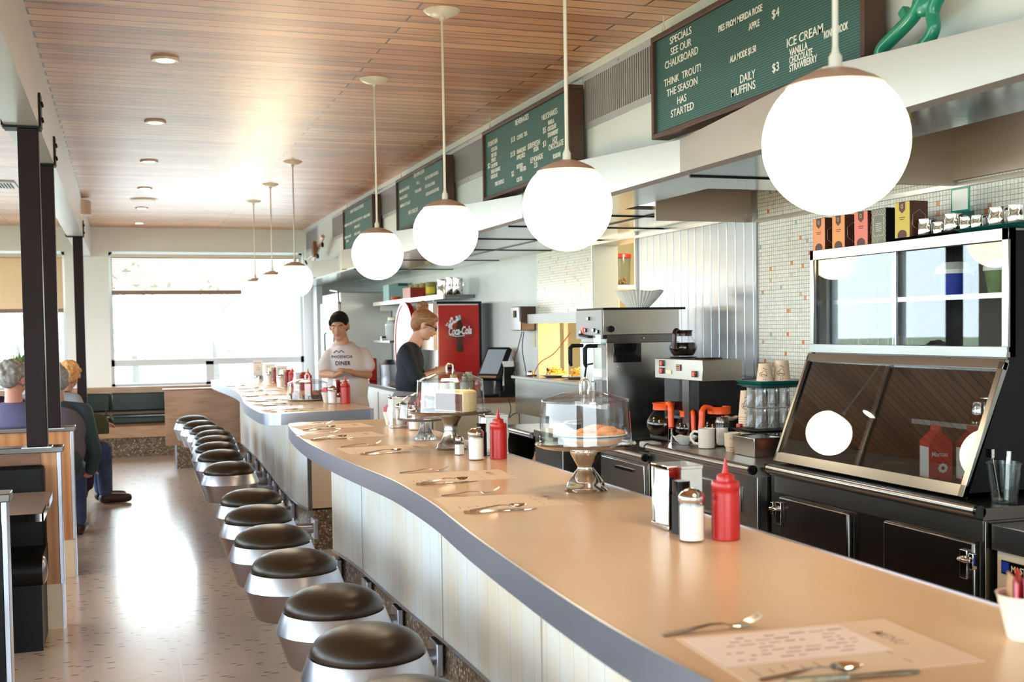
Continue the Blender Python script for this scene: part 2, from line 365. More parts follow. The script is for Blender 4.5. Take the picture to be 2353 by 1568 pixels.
# ------------------------------------------------------------------ mesh helpers
class MB:
    """Collects shapes; build() links them as ONE mesh object."""
    def __init__(s): s.v = []; s.f = []; s.T = Matrix.Identity(4)
    def add(s, vs, fs):
        o = len(s.v); s.v += [s.T @ Vector(v) for v in vs]; s.f += [tuple(i + o for i in f) for f in fs]; return s
    def box(s, x0, x1, y0, y1, z0, z1):
        return s.add([(x0, y0, z0), (x1, y0, z0), (x1, y1, z0), (x0, y1, z0), (x0, y0, z1), (x1, y0, z1), (x1, y1, z1), (x0, y1, z1)],
                     [(0, 3, 2, 1), (4, 5, 6, 7), (0, 1, 5, 4), (1, 2, 6, 5), (2, 3, 7, 6), (3, 0, 4, 7)])
    def cbox(s, c, size, rot=None):
        T = s.T.copy(); s.T = T @ Matrix.Translation(c) @ (rot.to_4x4() if rot is not None else Matrix.Identity(4))
        x, y, z = (d / 2 for d in size); s.box(-x, x, -y, y, -z, z); s.T = T; return s
    def prism(s, poly, z0, z1):
        n = len(poly)
        return s.add([(x, y, z0) for x, y in poly] + [(x, y, z1) for x, y in poly],
                     [tuple(range(n - 1, -1, -1)), tuple(range(n, 2 * n))] + [(i, (i + 1) % n, n + (i + 1) % n, n + i) for i in range(n)])
    def prism_y(s, poly, y0, y1):
        """poly in x,z extruded along y"""
        n = len(poly)
        return s.add([(x, y0, z) for x, z in poly] + [(x, y1, z) for x, z in poly],
                     [tuple(range(n)), tuple(range(2 * n - 1, n - 1, -1))] + [(i, n + i, n + (i + 1) % n, (i + 1) % n) for i in range(n)])
    def lathe(s, prof, n=32, c=(0, 0, 0), close=False):
        """profile [(r, z)], axis z"""
        vs = []; idx = []
        for r, z in prof:
            if r < 1e-6: idx.append([len(vs)]); vs.append((c[0], c[1], c[2] + z))
            else:
                idx.append(list(range(len(vs), len(vs) + n)))
                vs += [(c[0] + r * math.cos(2 * PI * k / n), c[1] + r * math.sin(2 * PI * k / n), c[2] + z) for k in range(n)]
        fs = []
        pairs = list(zip(idx, idx[1:])) + ([(idx[-1], idx[0])] if close else [])
        for a, b in pairs:
            for k in range(n):
                k2 = (k + 1) % n
                if len(a) == 1 and len(b) == 1: continue
                if len(a) == 1: fs.append((a[0], b[k2], b[k]))
                elif len(b) == 1: fs.append((a[k], a[k2], b[0]))
                else: fs.append((a[k], a[k2], b[k2], b[k]))
        return s.add(vs, fs)
    def cyl(s, c, r, h, n=24): return s.lathe([(0, 0), (r, 0), (r, h), (0, h)], n, c)
    def ell(s, c, r, n=20, m=12, rot=None):
        T = s.T.copy(); s.T = T @ Matrix.Translation(c) @ (rot.to_4x4() if rot is not None else Matrix.Identity(4)) @ Matrix.Diagonal((*r, 1))
        s.lathe([(math.sin(PI * i / m) if 0 < i < m else 0, -math.cos(PI * i / m)) for i in range(m + 1)], n); s.T = T; return s
    def tube(s, pts, r, n=10, caps=True, closed=False):
        pts = [Vector(p) for p in pts]; k = len(pts); rs = r if isinstance(r, (list, tuple)) else [r] * k
        vs = []; fs = []; prev = None
        for i, p in enumerate(pts):
            a = pts[(i - 1) % k] if (i > 0 or closed) else p
            b = pts[(i + 1) % k] if (i < k - 1 or closed) else p
            d = (b - a).normalized()
            if prev is None:
                u = d.cross(Vector((0, 0, 1))); u = u if u.length > .1 else d.cross(Vector((1, 0, 0)))
            else: u = prev - d * prev.dot(d)
            u.normalize(); prev = u; w_ = d.cross(u)
            vs += [p + (u * math.cos(2 * PI * j / n) + w_ * math.sin(2 * PI * j / n)) * rs[i] for j in range(n)]
        for i in range(k if closed else k - 1):
            o, o2 = i * n, ((i + 1) % k) * n
            fs += [(o + j, o + (j + 1) % n, o2 + (j + 1) % n, o2 + j) for j in range(n)]
        if caps and not closed: fs += [tuple(range(n - 1, -1, -1)), tuple(range((k - 1) * n, k * n))]
        return s.add(vs, fs)
    def cap(s, a, b, ra, rb, n=14):
        """tapered capsule"""
        a, b = Vector(a), Vector(b); d = b - a; l = d.length
        q = Vector((0, 0, 1)).rotation_difference(d.normalized()).to_matrix().to_4x4()
        T = s.T.copy(); s.T = T @ Matrix.Translation(a) @ q
        prof = [(ra * math.sin(PI / 2 * i / 4), -ra * math.cos(PI / 2 * i / 4)) for i in range(5)] + [(rb * math.cos(PI / 2 * i / 4), l + rb * math.sin(PI / 2 * i / 4)) for i in range(5)]
        prof[0] = (0, -ra); prof[-1] = (0, l + rb)
        s.lathe(prof, n); s.T = T; return s
    def chain(s, pts, rs, n=14):
        for i in range(len(pts) - 1): s.cap(pts[i], pts[i + 1], rs[i], rs[i + 1], n)
        return s
    def rbox(s, x0, x1, y0, y1, z0, z1, r, n=4):
        """box with rounded vertical corners"""
        p = []
        for cx_, cy_, a0 in ((x1 - r, y1 - r, 0), (x0 + r, y1 - r, 90), (x0 + r, y0 + r, 180), (x1 - r, y0 + r, 270)):
            p += [(cx_ + r * math.cos(R(a0 + 90 * i / n)), cy_ + r * math.sin(R(a0 + 90 * i / n))) for i in range(n + 1)]
        return s.prism(p, z0, z1)
    def build(s, name, mat, parent=None, loc=None, rot=None, bevel=0, ang=38, smooth=True):
        me = bpy.data.meshes.new(name); me.from_pydata([tuple(v) for v in s.v], [], s.f)
        bm = bmesh.new(); bm.from_mesh(me); bmesh.ops.recalc_face_normals(bm, faces=bm.faces[:]); bm.to_mesh(me); bm.free()
        me.materials.append(M[mat] if isinstance(mat, str) else mat)
        if smooth: me.shade_smooth(); me.set_sharp_from_angle(angle=R(ang))
        o = bpy.data.objects.new(name, me); COL.objects.link(o)
        if loc is not None: o.location = loc
        if rot is not None: o.rotation_euler = rot
        if parent is not None: o.parent = parent
        if bevel:
            b = o.modifiers.new('bevel', 'BEVEL'); b.width = bevel; b.segments = 2; b.limit_method = 'ANGLE'; b.angle_limit = R(35)
        return o
def tag(o, label=None, cat=None, group=None, kind=None):
    if label: o['label'] = label
    if cat: o['category'] = cat
    if group: o['group'] = group
    if kind: o['kind'] = kind
    return o
def thing(name, label, cat, loc=(0, 0, 0), rz=0, group=None, rot=None):
    o = bpy.data.objects.new(name, None); o.empty_display_size = .1; COL.objects.link(o)
    o.location = loc; o.rotation_euler = rot if rot else (0, 0, rz)
    return tag(o, label, cat, group)
def solo(name, mb, mat, label, cat, group=None, **kw): return tag(mb.build(name, mat, **kw), label, cat, group)
def struct(name, mb, mat, parent=None, **kw):
    o = mb.build(name, mat, parent, **kw)
    if parent is None: o['kind'] = 'structure'
    return o
def dup(root, label=None, group=None, loc=None, rz=None, rot=None):
    """Copies a thing, its parts and their sub-parts."""
    r = root.copy(); COL.objects.link(r)
    def rec(src, dst):
        for ch in src.children:
            c = ch.copy(); COL.objects.link(c); c.parent = dst; rec(ch, c)
    rec(root, r)
    if loc is not None: r.location = loc
    if rz is not None: r.rotation_euler = (0, 0, rz)
    if rot is not None: r.rotation_euler = rot
    if label: r['label'] = label
    if group: r['group'] = group
    return r
_tc = bpy.data.curves.new('text_source', 'FONT'); _to = bpy.data.objects.new('text_source', _tc); COL.objects.link(_to)
def text(mb, s, Mx, size=.05, ext=.0015, sx=1.0, align='LEFT', shear=0, spacing=1.0, bold=0.0):
    """Appends lettering lying in the x/y plane of Mx to mb."""
    _tc.body = s; _tc.size = size; _tc.extrude = ext; _tc.align_x = align; _tc.shear = shear; _tc.space_character = spacing; _tc.offset = bold * size; _tc.resolution_u = 3
    _tc.update_tag(); dg = bpy.context.evaluated_depsgraph_get(); dg.update()
    me = _to.evaluated_get(dg).to_mesh()
    T = mb.T.copy(); mb.T = T @ Mx @ Matrix.Diagonal((sx, 1, 1, 1))
    mb.add([v.co.copy() for v in me.vertices], [tuple(p.vertices) for p in me.polygons]); mb.T = T
    _to.evaluated_get(dg).to_mesh_clear()
def textw(mb, s, Mx, width, cap, ext=.0005, shear=0, bold=0.0, spacing=1.0):
    """one line of lettering scaled to a width and a capital height"""
    q = MB(); text(q, s, Matrix.Identity(4), 1.0, 0, spacing=spacing, shear=shear); xs = [v.x for v in q.v]; size = cap / .70
    text(mb, s, Mx, size, ext, width / (max(xs) - min(xs)) / size, shear=shear, bold=bold, spacing=spacing)
def frame(o, xdir, ydir):
    """matrix with origin o, text running along xdir, up along ydir"""
    x = Vector(xdir).normalized(); y = Vector(ydir).normalized(); z = x.cross(y)
    return Matrix.Translation(o) @ Matrix((x, y, z)).transposed().to_4x4()
def arc(cx_, cy_, r, a0, a1, n=8): return [(cx_ + r * math.cos(R(a0 + (a1 - a0) * i / n)), cy_ + r * math.sin(R(a0 + (a1 - a0) * i / n))) for i in range(n + 1)]
def smooth_curve(pts, n=6):
    """Catmull-Rom through points (tuples of any length)"""
    out = []; P_ = [pts[0]] + list(pts) + [pts[-1]]
    for i in range(1, len(P_) - 2):
        p0, p1, p2, p3 = P_[i - 1:i + 3]
        for k in range(n):
            t = k / n
            out.append(tuple(.5 * (2 * b + (c - a) * t + (2 * a - 5 * b + 4 * c - d) * t * t + (3 * b - a - 3 * c + d) * t ** 3) for a, b, c, d in zip(p0, p1, p2, p3)))
    out.append(tuple(pts[-1])); return out
# ================================================================== SETTING
struct('floor', MB().box(-4.1, 5.6, -4.1, 17.2, -.1, 0), 'floor')
struct('ceiling', MB().box(-4.1, 2.6, -4.1, 17.2, 3.03, 3.12), 'ceiling')
# far window wall
b = MB()
for x0, x1, z0, z1 in ((-4.1, -3.55, 0, 3.03), (-.72, -.15, 0, 3.03), (2.53, 3.6, 0, 3.03), (-3.55, -.72, 2.69, 3.03), (-.15, 2.53, 2.69, 3.03), (-3.55, -.72, 0, .80), (-.15, 2.53, 0, .80)):
    b.box(x0, x1, 17.0, 17.2, z0, z1)
struct('wall_far', b, 'farwhite')
def window(n, x0, x1, z0, z1, plane, axis, muls, bars, depth=.06, glassmat='winglass'):
    """window in a wall: axis 'x' runs along x at y=plane, axis 'y' runs along y at x=plane"""
    def bx(m, a0, a1, c0, c1, d=depth, off=0):
        if axis == 'x': m.box(a0, a1, plane + off, plane + off + d, c0, c1)
        else: m.box(plane + off, plane + off + d, a0, a1, c0, c1)
    f = MB(); t = .045
    bx(f, x0, x1, z0, z0 + t); bx(f, x0, x1, z1 - t, z1); bx(f, x0, x0 + t, z0, z1); bx(f, x1 - t, x1, z0, z1)
    for c0, c1 in bars: bx(f, x0, x1, c0, c1)
    for a0, a1, c0, c1 in muls: bx(f, a0, a1, c0, c1)
    g = MB(); bx(g, x0 + .01, x1 - .01, z0 + .01, z1 - .01, .006, depth * .5)
    s = MB(); bx(s, x0 - .02, x1 + .02, z0 - .04, z0, depth + .1, -.05 if plane > 0 else -.05)
    o = struct('window_%d' % n, f, 'winframe'); struct('pane', g, glassmat, o); struct('sill', s, 'winframe', o)
window(1, -.15, 2.53, .80, 2.69, 17.06, 'x', [(1.13, 1.24, .8, 1.14)], [(1.09, 1.18)])
window(2, -3.55, -.72, .80, 2.69, 17.06, 'x', [(-2.2, -2.09, .8, 1.14)], [(1.09, 1.18)])
# left wall with picture windows
ys = [(-2.8, .4), (.8, 4.0), (4.4, 7.6), (8.0, 11.2), (11.6, 14.8)]
b = MB(); b.box(-4.1, -3.9, -4.1, 17.0, 0, .8); b.box(-4.1, -3.9, -4.1, 17.0, 2.7, 3.03)
e = [-4.1] + [v for p in ys for v in p] + [17.0]
for i in range(0, len(e), 2): b.box(-4.1, -3.9, e[i], e[i + 1], .8, 2.7)
struct('wall_left', b, 'farwhite')
for i, (a, c) in enumerate(ys): window(3 + i, a, c, .8, 2.7, -4.03, 'y', [((a + c) / 2 - .05, (a + c) / 2 + .05, .8, 2.7)], [(1.1, 1.18)])
b = MB(); b.box(-3.9, 3.6, -4.1, -3.9, 0, .8); b.box(-3.9, 3.6, -4.1, -3.9, 2.7, 3.03); b.box(-3.9, -3.0, -4.1, -3.9, .8, 2.7); b.box(2.6, 3.6, -4.1, -3.9, .8, 2.7)
struct('wall_back', b, 'farwhite')
window(8, -3.0, 2.6, .8, 2.7, -4.03, 'x', [(-.25, -.15, .8, 2.7)], [])
# kitchen wall, x = 3.4
b = MB(); b.box(3.4, 3.6, 9.37, 17.0, 0, 3.03); b.box(3.4, 3.6, 7.31, 9.37, 0, 1.12); b.box(3.4, 3.6, 7.31, 8.13, 1.12, 1.48); b.box(3.4, 3.6, 8.10, 8.13, 1.12, 2.2)
b.box(3.4, 3.6, 7.31, 9.37, 2.18, 3.03)
struct('wall_right', b, 'white')
b = MB(); b.box(3.4, 3.6, -4.0, 5.72, 0, 2.62); b.box(3.4, 3.6, 8.13, 9.37, 1.665, 2.18)
struct('wall_right_tiled', b, 'mosaic')
b = MB(); b.box(3.395, 3.6, 5.72, 7.31, 0, 2.62)
k = 5.76
while k < 7.28:
    b.tube([(3.395, k, .93), (3.395, k, 2.16)], .004, 8); k += .1
b.box(3.386, 3.4, 7.295, 7.315, .93, 2.2); b.box(3.386, 3.4, 5.715, 5.73, .93, 2.2)
struct('wall_right_steel', b, 'ribsteel')
b = MB(); b.box(3.37, 3.4, 5.72, 7.31, 2.155, 2.175); b.box(3.38, 3.4, -1, 5.72, 2.12, 2.14)
struct('trim_1', b, 'steel')
b = MB(); b.box(3.32, 3.58, 8.13, 9.42, 1.585, 1.665)
struct('trim_2', b, 'white')
b = MB(); b.box(3.395, 3.6, 8.115, 8.132, 1.48, 2.19); b.box(3.38, 3.6, 7.31, 7.33, 1.48, 2.18); b.box(3.38, 3.6, 7.31, 8.13, 2.165, 2.19)
struct('trim_3', b, 'steel_h')
# soffit over the kitchen
struct('wall_soffit', MB().box(2.56, 2.62, -4.0, 17.0, 2.2, 3.03), 'white')
struct('trim_4', MB().box(2.535, 2.56, -4.0, 17.0, 2.985, 3.028), 'white')
b = MB(); b2 = MB()
b.box(2.30, 3.42, 5.80, 17.0, 2.19, 2.21); b.box(2.30, 3.42, 4.10, 4.85, 2.19, 2.21); b.box(2.30, 3.42, -4.0, 1.3, 2.19, 2.21)
for y0, y1 in ((1.3, 4.10), (4.85, 5.80)):
    b.box(2.30, 2.62, y0, y1, 2.19, 2.21)
    b2.box(2.62, 3.42, y0, y1, 2.58, 2.60); b2.box(2.62, 2.64, y0, y1, 2.2, 2.6)
    b2.box(3.375, 3.4, y0, y1, 2.15 if y0 < 4 else 2.3, 2.6)
    b2.box(2.8, 3.4, y1 - .02, y1, 2.13, 2.6); b2.box(2.62, 3.4, y0, y0 + .02, 2.2, 2.6)
struct('ceiling_kitchen', b, 'mirror_steel'); struct('trim_6', b2, pbr('tan_hood_lining', (.48, .39, .32), .42, .55))
b = MB()
for yy_ in (4.45, 6.15, 6.9, 7.9, 9.0, 10.4, 12.0): b.box(2.32, 3.4, yy_, yy_ + .012, 2.184, 2.19)
b.box(2.9, 2.91, 5.8, 15, 2.184, 2.19); struct('trim_7', b, 'black')
# service room beyond the hatch
b = MB(); b.box(5.4, 5.6, 6.5, 10.5, 0, 3); b.box(3.6, 5.6, 10.3, 10.5, 0, 3); b.box(3.6, 5.6, 6.5, 6.7, 0, 3); b.box(3.6, 5.6, 6.5, 10.5, 2.5, 2.6)
struct('wall_pantry', b, 'olivewall')
struct('trim_5', MB().box(3.4, 3.6, 9.355, 9.372, 1.12, 1.6), 'amber')
lt = bpy.data.lights.new('hatch_heat_light', 'POINT'); lt.energy = 28; lt.color = (1, .72, .38); lt.shadow_soft_size = .06
o = bpy.data.objects.new('hatch_heat_light', lt); o.location = (3.72, 8.55, 1.5); COL.objects.link(o)
lt = bpy.data.lights.new('pantry_light', 'POINT'); lt.energy = 60; lt.color = (1, .88, .66); lt.shadow_soft_size = .2
o = bpy.data.objects.new('pantry_light', lt); o.location = (4.4, 8.0, 2.3); COL.objects.link(o)
# outdoors
struct('ground', MB().box(-90, 90, -60, 120, -.45, -.35), 'grass')
struct('ground_walk', MB().box(-90, 60, 17.3, 30, -.35, -.33), pbr('pale_paving', (.62, .62, .6), .8))
def tree(label, x, y, h, cr, n, seed):
    rnd = random.Random(seed)
    t = thing('tree', label, 'tree', (x, y, -.35), 0, 'trees outside the windows')
    MB().tube([(0, 0, 0), (.06, .02, h * .5), (0, 0, h * .85)], [.12, .08, .03], 8).build('trunk', 'bark', t)
    m = MB()
    for _ in range(n):
        u = Vector((rnd.gauss(0, 1), rnd.gauss(0, 1), rnd.gauss(0, 1))).normalized() * cr * rnd.uniform(.3, 1) ** .6
        c = Vector((0, 0, h)) + Vector((u.x, u.y, u.z * 1.25)); s_ = rnd.uniform(.05, .12)
        a = Vector((rnd.uniform(-1, 1), rnd.uniform(-1, 1), rnd.uniform(-1, 1))).normalized() * s_; d = a.cross(Vector((rnd.uniform(-1, 1), rnd.uniform(-1, 1), 1))).normalized() * s_ * .5
        m.add([c - a, c + d, c + a, c - d], [(0, 1, 2, 3)])
    m.build('foliage', 'leafpale', t, smooth=False)
tree('small tree with thin pale leaves outside beyond the wide window', 2.0, 27.5, 2.0, .9, 200, 1)
tree('pale leafy tree standing outside, seen above the corner bench', .2, 25, 2.2, .95, 160, 2)
tree('slender tree outside behind the potted plant', -1.9, 24, 2.0, 1.0, 240, 3)

# ------------------------------------------------------------------ beam and posts
struct('ceiling_beam', MB().box(-.54, -.375, -4.0, 17.0, 2.62, 3.03), pbr('glossy_grey_white_beam', (.60, .61, .63), .28, var=.06, vscale=2, stretch=(3, .3, 1)))
for Y, zb, lb in ((6.47, .965, 'dark brown square post rising from the nearest booth partition'), (7.85, .955, 'dark brown square post rising from the second booth partition'), (13.5, .0, 'dark brown square post by the far corner bench')):
    t = thing('support_post', lb, 'post', (-.43, Y, zb), 0, 'square posts under the beam')
    H = 2.62 - zb
    MB().box(-.05, .05, -.05, .05, .006, H - .012).build('column', 'post', t, bevel=.004)
    MB().box(-.075, .07, -.07, .07, 0, .006).build('base_plate', 'steel', t)
    br = MB().box(-.115, .062, -.06, .06, H - .012, H - .002).box(.056, .066, -.06, .06, H - .002, H + .17).box(-.125, -.112, -.06, .06, H - .002, H + .17).build('bracket', 'black', t)
    for bz in (.04, .12):
        for by in (-.03, .03): MB().lathe([(0, 0), (.011, 0), (.009, .009), (0, .011)], 8).build('bolt', 'black', br, loc=(.066, by, H + bz), rot=(0, R(90), 0))
t = thing('wall_lamp', 'small tan half-round lamp box fixed on the side of the beam', 'lamp', (-.375, 13.4, 2.84))
m = MB(); m.prism([(0, -.13)] + [(.09 * math.sin(R(a)), -.13 * math.cos(R(a))) for a in range(15, 180, 15)] + [(0, .13)], 0, .16); m.build('body', 'satin_tan', t)
MB().box(.03, .094, -.05, .05, .01, .15).build('shade', 'rodwhite', t)
t = thing('ceiling_vent', 'perforated square vent grille in the ceiling left of the beam', 'vent', (-1.3, 12.3, 3.03))
MB().box(-.36, .36, -.25, .25, -.02, 0).build('frame', 'white', t)
m = MB()
for i in range(24):
    for j in range(12): m.box(-.33 + i * .028, -.33 + i * .028 + .014, -.2 + j * .034, -.2 + j * .034 + .02, -.024, -.02)
m.build('grille', 'black', t)
t = tag(MB().lathe([(0, -.02), (.13, -.02), (.15, -.004), (.15, 0)], 32).build('ceiling_disc', 'rodwhite', loc=(.27, 13.4, 3.03)), 'flat round white disc on the plank ceiling between recessed lights', 'ceiling disc')

# ------------------------------------------------------------------ recessed lights, pendants
t0 = None
words = ['nearest', 'second nearest', 'third', 'fourth', 'fifth', 'farthest']
for i in range(6):
    lab = 'small round recessed light in plank ceiling, %s of the row of six' % words[i]
    if t0 is None:
        t0 = thing('recessed_light', lab, 'ceiling light', (.26, 6.55, 3.03), 0, 'recessed lights in the ceiling')
        MB().lathe([(.050, -.001), (.050, -.012), (.070, -.014), (.074, -.006), (.074, 0)], 32).build('trim_ring', 'rodwhite', t0)
        MB().lathe([(0, -.009), (.05, -.009), (.05, -.001)], 24).build('diffuser', 'lamp_on', t0)
    else: dup(t0, lab, loc=(.26, 6.55 + 1.94 * i, 3.03))
t0 = None
pend = [(2.12, 'nearest and largest in view'), (3.68, 'second from the camera'), (5.24, 'third from the camera'), (6.76, 'fourth, in front of the wall boards'), (10.2, 'third from the window'), (11.8, 'second from the window'), (13.36, 'closest to the far window')]
for Y, s_ in pend:
    lab = 'glowing white globe pendant on a thin rod, ' + s_
    if t0 is None:
        t0 = thing('pendant_lamp', lab, 'pendant lamp', (1.45, Y, 2.0), 0, 'globe pendants over the counters')
        r = .1525; a0 = math.acos(.118 / r)
        MB().lathe([(r * math.sin(PI - (PI - a0) * i / 28), r * math.cos(PI - (PI - a0) * i / 28)) if i else (0, -r) for i in range(29)], 56).build('globe', 'globe', t0)
        MB().lathe([(.101, .112), (.103, .118), (.085, .132), (.05, .148), (.022, .156), (0, .157)], 40).build('cap', 'satin_tan', t0)
        MB().lathe([(.014, .155), (.014, .18), (.008, .19), (.0065, .20)], 16).build('socket_collar', 'rodwhite', t0)
        MB().tube([(0, 0, .10), (0, 0, 1.0)], .0062, 12).build('rod', 'rodwhite', t0)
        MB().lathe([(0, .985), (.012, .985), (.014, 1.0), (.045, 1.004), (.075, 1.018), (.086, 1.03), (0, 1.03)], 40).build('ceiling_canopy', 'rodwhite', t0)
        q = t0
    else: q = dup(t0, lab, loc=(1.45, Y, 2.0))
    for ch in q.children:
        if not ch.name.startswith(('rod', 'ceiling')): ch.location.z = -.065 if Y < 3 else -.038 if Y < 4 else 0

# ------------------------------------------------------------------ blinds
def blind(x0, x1, ztop, zbot, tilt, lab, mt, pitch=.0215):
    t = thing('window_blind', lab, 'blind', (x0, 16.98, zbot))
    W = x1 - x0; H = ztop - zbot; m = MB(); z = .05
    while z < H - .05:
        m.cbox((W / 2, 0, z), (W, .026, .0012), Matrix.Rotation(R(tilt), 3, 'X')); z += pitch
    m.build('slats', mt, t)
    MB().box(0, W, -.02, .02, H - .045, H).build('head_rail', 'rodwhite', t)
    MB().box(0, W, -.018, .018, -.012, .045).build('bottom_rail', 'blindrail', t)
    for k in range(4):
        xx = W * (.1 + .27 * k); MB().tube([(xx, -.014, 0), (xx, -.014, H)], .0012, 5).build('cord', 'paper', t)
M['slat'] = pbr('ivory_blind_slat', (.55, .50, .38), .5); M['blindrail'] = pbr('brown_blind_rail', (.26, .18, .14), .5)
M['slat2'] = pbr('tan_blind_slat', (.62, .48, .33), .5)
blind(-.12, 2.50, 2.655, 2.10, 50, 'half-raised ivory venetian blind over the wide far window', 'slat')
blind(-3.5, -.75, 2.655, 1.86, 62, 'tan venetian blind with closed slats behind the dark posts', 'slat2')

# ------------------------------------------------------------------ fascia, grilles, boards, ornaments
yy = [-1.85, -1.1, .4, 1.15, 2.65, 3.40, 4.90, 5.68, 7.15, 7.90, 9.40, 10.15, 11.65, 12.45, 13.9, 14.55]
pts = [(2.5 if (i % 2 == 0) else 2.275, y) for i, y in enumerate(yy)]
t = thing('hood_fascia', 'zigzag satin steel fascia band along the kitchen soffit below the menu boards', 'fascia', (0, 0, 0))
m = MB(); back = [(2.555, yy[-1]), (2.555, yy[0])]
m.prism(pts + back, 2.215, 2.42); m.build('band', 'fascia', t, ang=5)
m = MB()
for (xa, ya), (xb, yb) in zip(pts, pts[1:]):
    d = Vector((xb - xa, yb - ya, 0)); n_ = Vector((d.y, -d.x, 0)).normalized() * .0
    m.prism([(xa, ya), (xb, yb), (xb + .05, yb), (xa + .05, ya)], 2.203, 2.215)
m.build('bottom_lip', 'steel_dark', t)
def grille(y0, y1, lab):
    t = thing('air_grille', lab, 'air grille', (2.56, y0, 2.68), 0, 'air grilles between the menu boards')
    W = y1 - y0; H = .31; e_ = .035; m = MB()
    m.box(-.012, 0, 0, W, 0, e_); m.box(-.012, 0, 0, W, H - e_, H); m.box(-.012, 0, 0, e_, e_, H - e_); m.box(-.012, 0, W - e_, W, e_, H - e_); m.build('frame', 'grillemetal', t)
    MB().box(-.002, 0, e_, W - e_, e_, H - e_).build('backing', 'black', t)
    m = MB(); y = e_ + .012
    while y < W - e_ - .006: m.box(-.011, -.001, y, y + .008, e_, H - e_); y += .0275
    m.build('fins', 'grillemetal', t)
    m = MB()
    for yy_ in (.018, W / 2, W - .018):
        for z in (.016, H - .016): m.lathe([(0, -.004), (.006, -.003), (.007, 0)], 8, (0, 0, 0)) if False else m.cbox((-.013, yy_, z), (.003, .012, .012))
    m.build('screws', 'chrome', t)
grille(5.19, 6.21, 'metal air grille right of the beverage board, nearest of the row')
grille(8.02, 9.03, 'metal air grille left of the beverage board')
grille(10.86, 11.88, 'metal air grille left of the kids menu board')
grille(13.55, 14.57, 'metal air grille left of the farthest menu board')
grille(15.72, 16.74, 'metal air grille at the far end of the soffit, behind the wooden ornament')

def fit(mb, s, pxl, pyl, pxr, cap, X, bold=0.0, ext=.001):
    """one line of lettering on the plane x = X, from pixel pxl to pxr with its baseline at (pxl, pyl)"""
    a = at(pxl, pyl, x=X); c = at(pxr, pyl, x=X); W = a.y - c.y
    q = MB(); text(q, s, Matrix.Identity(4), 1.0, 0)
    xs = [v.x for v in q.v]; w0 = max(xs) - min(xs)
    size = cap / .70
    text(mb, s, frame((X, a.y, a.z), (0, -1, 0), (0, 0, 1)), size, ext, (W / w0) / size, bold=bold)
def menu_board(y0, y1, z0, z1, lab, lines, org, sc_, capb=.034, caps=.027):
    X = 2.44
    t = thing('menu_board', lab, 'menu board', (X, y0, z0), 0, 'menu boards on the soffit')
    W, H, e_ = y1 - y0, z1 - z0, .024; m = MB()
    m.box(0, .09, 0, W, 0, e_); m.box(0, .09, 0, W, H - e_, H); m.box(0, .09, 0, e_, e_, H - e_); m.box(0, .09, W - e_, W, e_, H - e_)
    m.build('frame', 'brownframe', t, bevel=.003)
    MB().box(.018, .08, e_, W - e_, e_, H - e_).build('letter_panel', 'felt', t)
    m = MB()
    for s, xl, yb, xr, big in lines:
        fit(m, s, org[0] + xl / sc_, org[1] + yb / sc_, org[0] + xr / sc_, capb if big == 1 else caps, X + .0165, .004 if big == 1 else .012)
    o = m.build('lettering', 'white_letter', t, smooth=False); o.location = (-X, -y0, -z0)
    for y in (.12, W - .05):
        m = MB(); m.tube([(.045, y, H), (.045, y, H + .02)] , .0025, 6)
        m.tube([(.045, y + .014 * math.sin(a), H + .034 + .014 * -math.cos(a)) for a in [i * .6 for i in range(10)]], .0028, 6)
        m.tube([(.045, y, H + .045), (.045, y, H + .10)], .0028, 6)
        m.build('hook', 'rodwhite', t)
menu_board(3.40, 5.08, 2.445, 2.93, 'long green letter board with specials, pies and ice cream, nearest of the four', [
    ('SPECIALS', 220, 385, 405, 1), ('SEE OUR', 228, 478, 405, 1), ('CHALKBOARD', 178, 597, 462, 1), ('THINK  TROUT!', 172, 750, 487, 1), ('THE SEASON', 195, 835, 458, 1), ('HAS', 283, 898, 360, 1), ('STARTED', 230, 1012, 425, 1),
    ('PIES FROM MERIDA ROSE', 638, 280, 1012, 2), ('APPLE', 900, 262, 990, 2), ('$4', 1095, 165, 1158, 1), ('ALA MODE $1.50', 738, 540, 962, 2), ('DAILY', 822, 718, 950, 1), ('MUFFINS', 745, 838, 952, 1), ('$3', 1098, 625, 1155, 1),
    ('ICE CREAM', 1222, 412, 1530, 1), ('RONNYBROOK', 1543, 335, 1748, 2), ('VANILLA', 1248, 483, 1403, 2), ('CHOCOLATE', 1247, 552, 1443, 2), ('STRAWBERRY', 1247, 620, 1483, 2)], (1480, 0), 3.734)
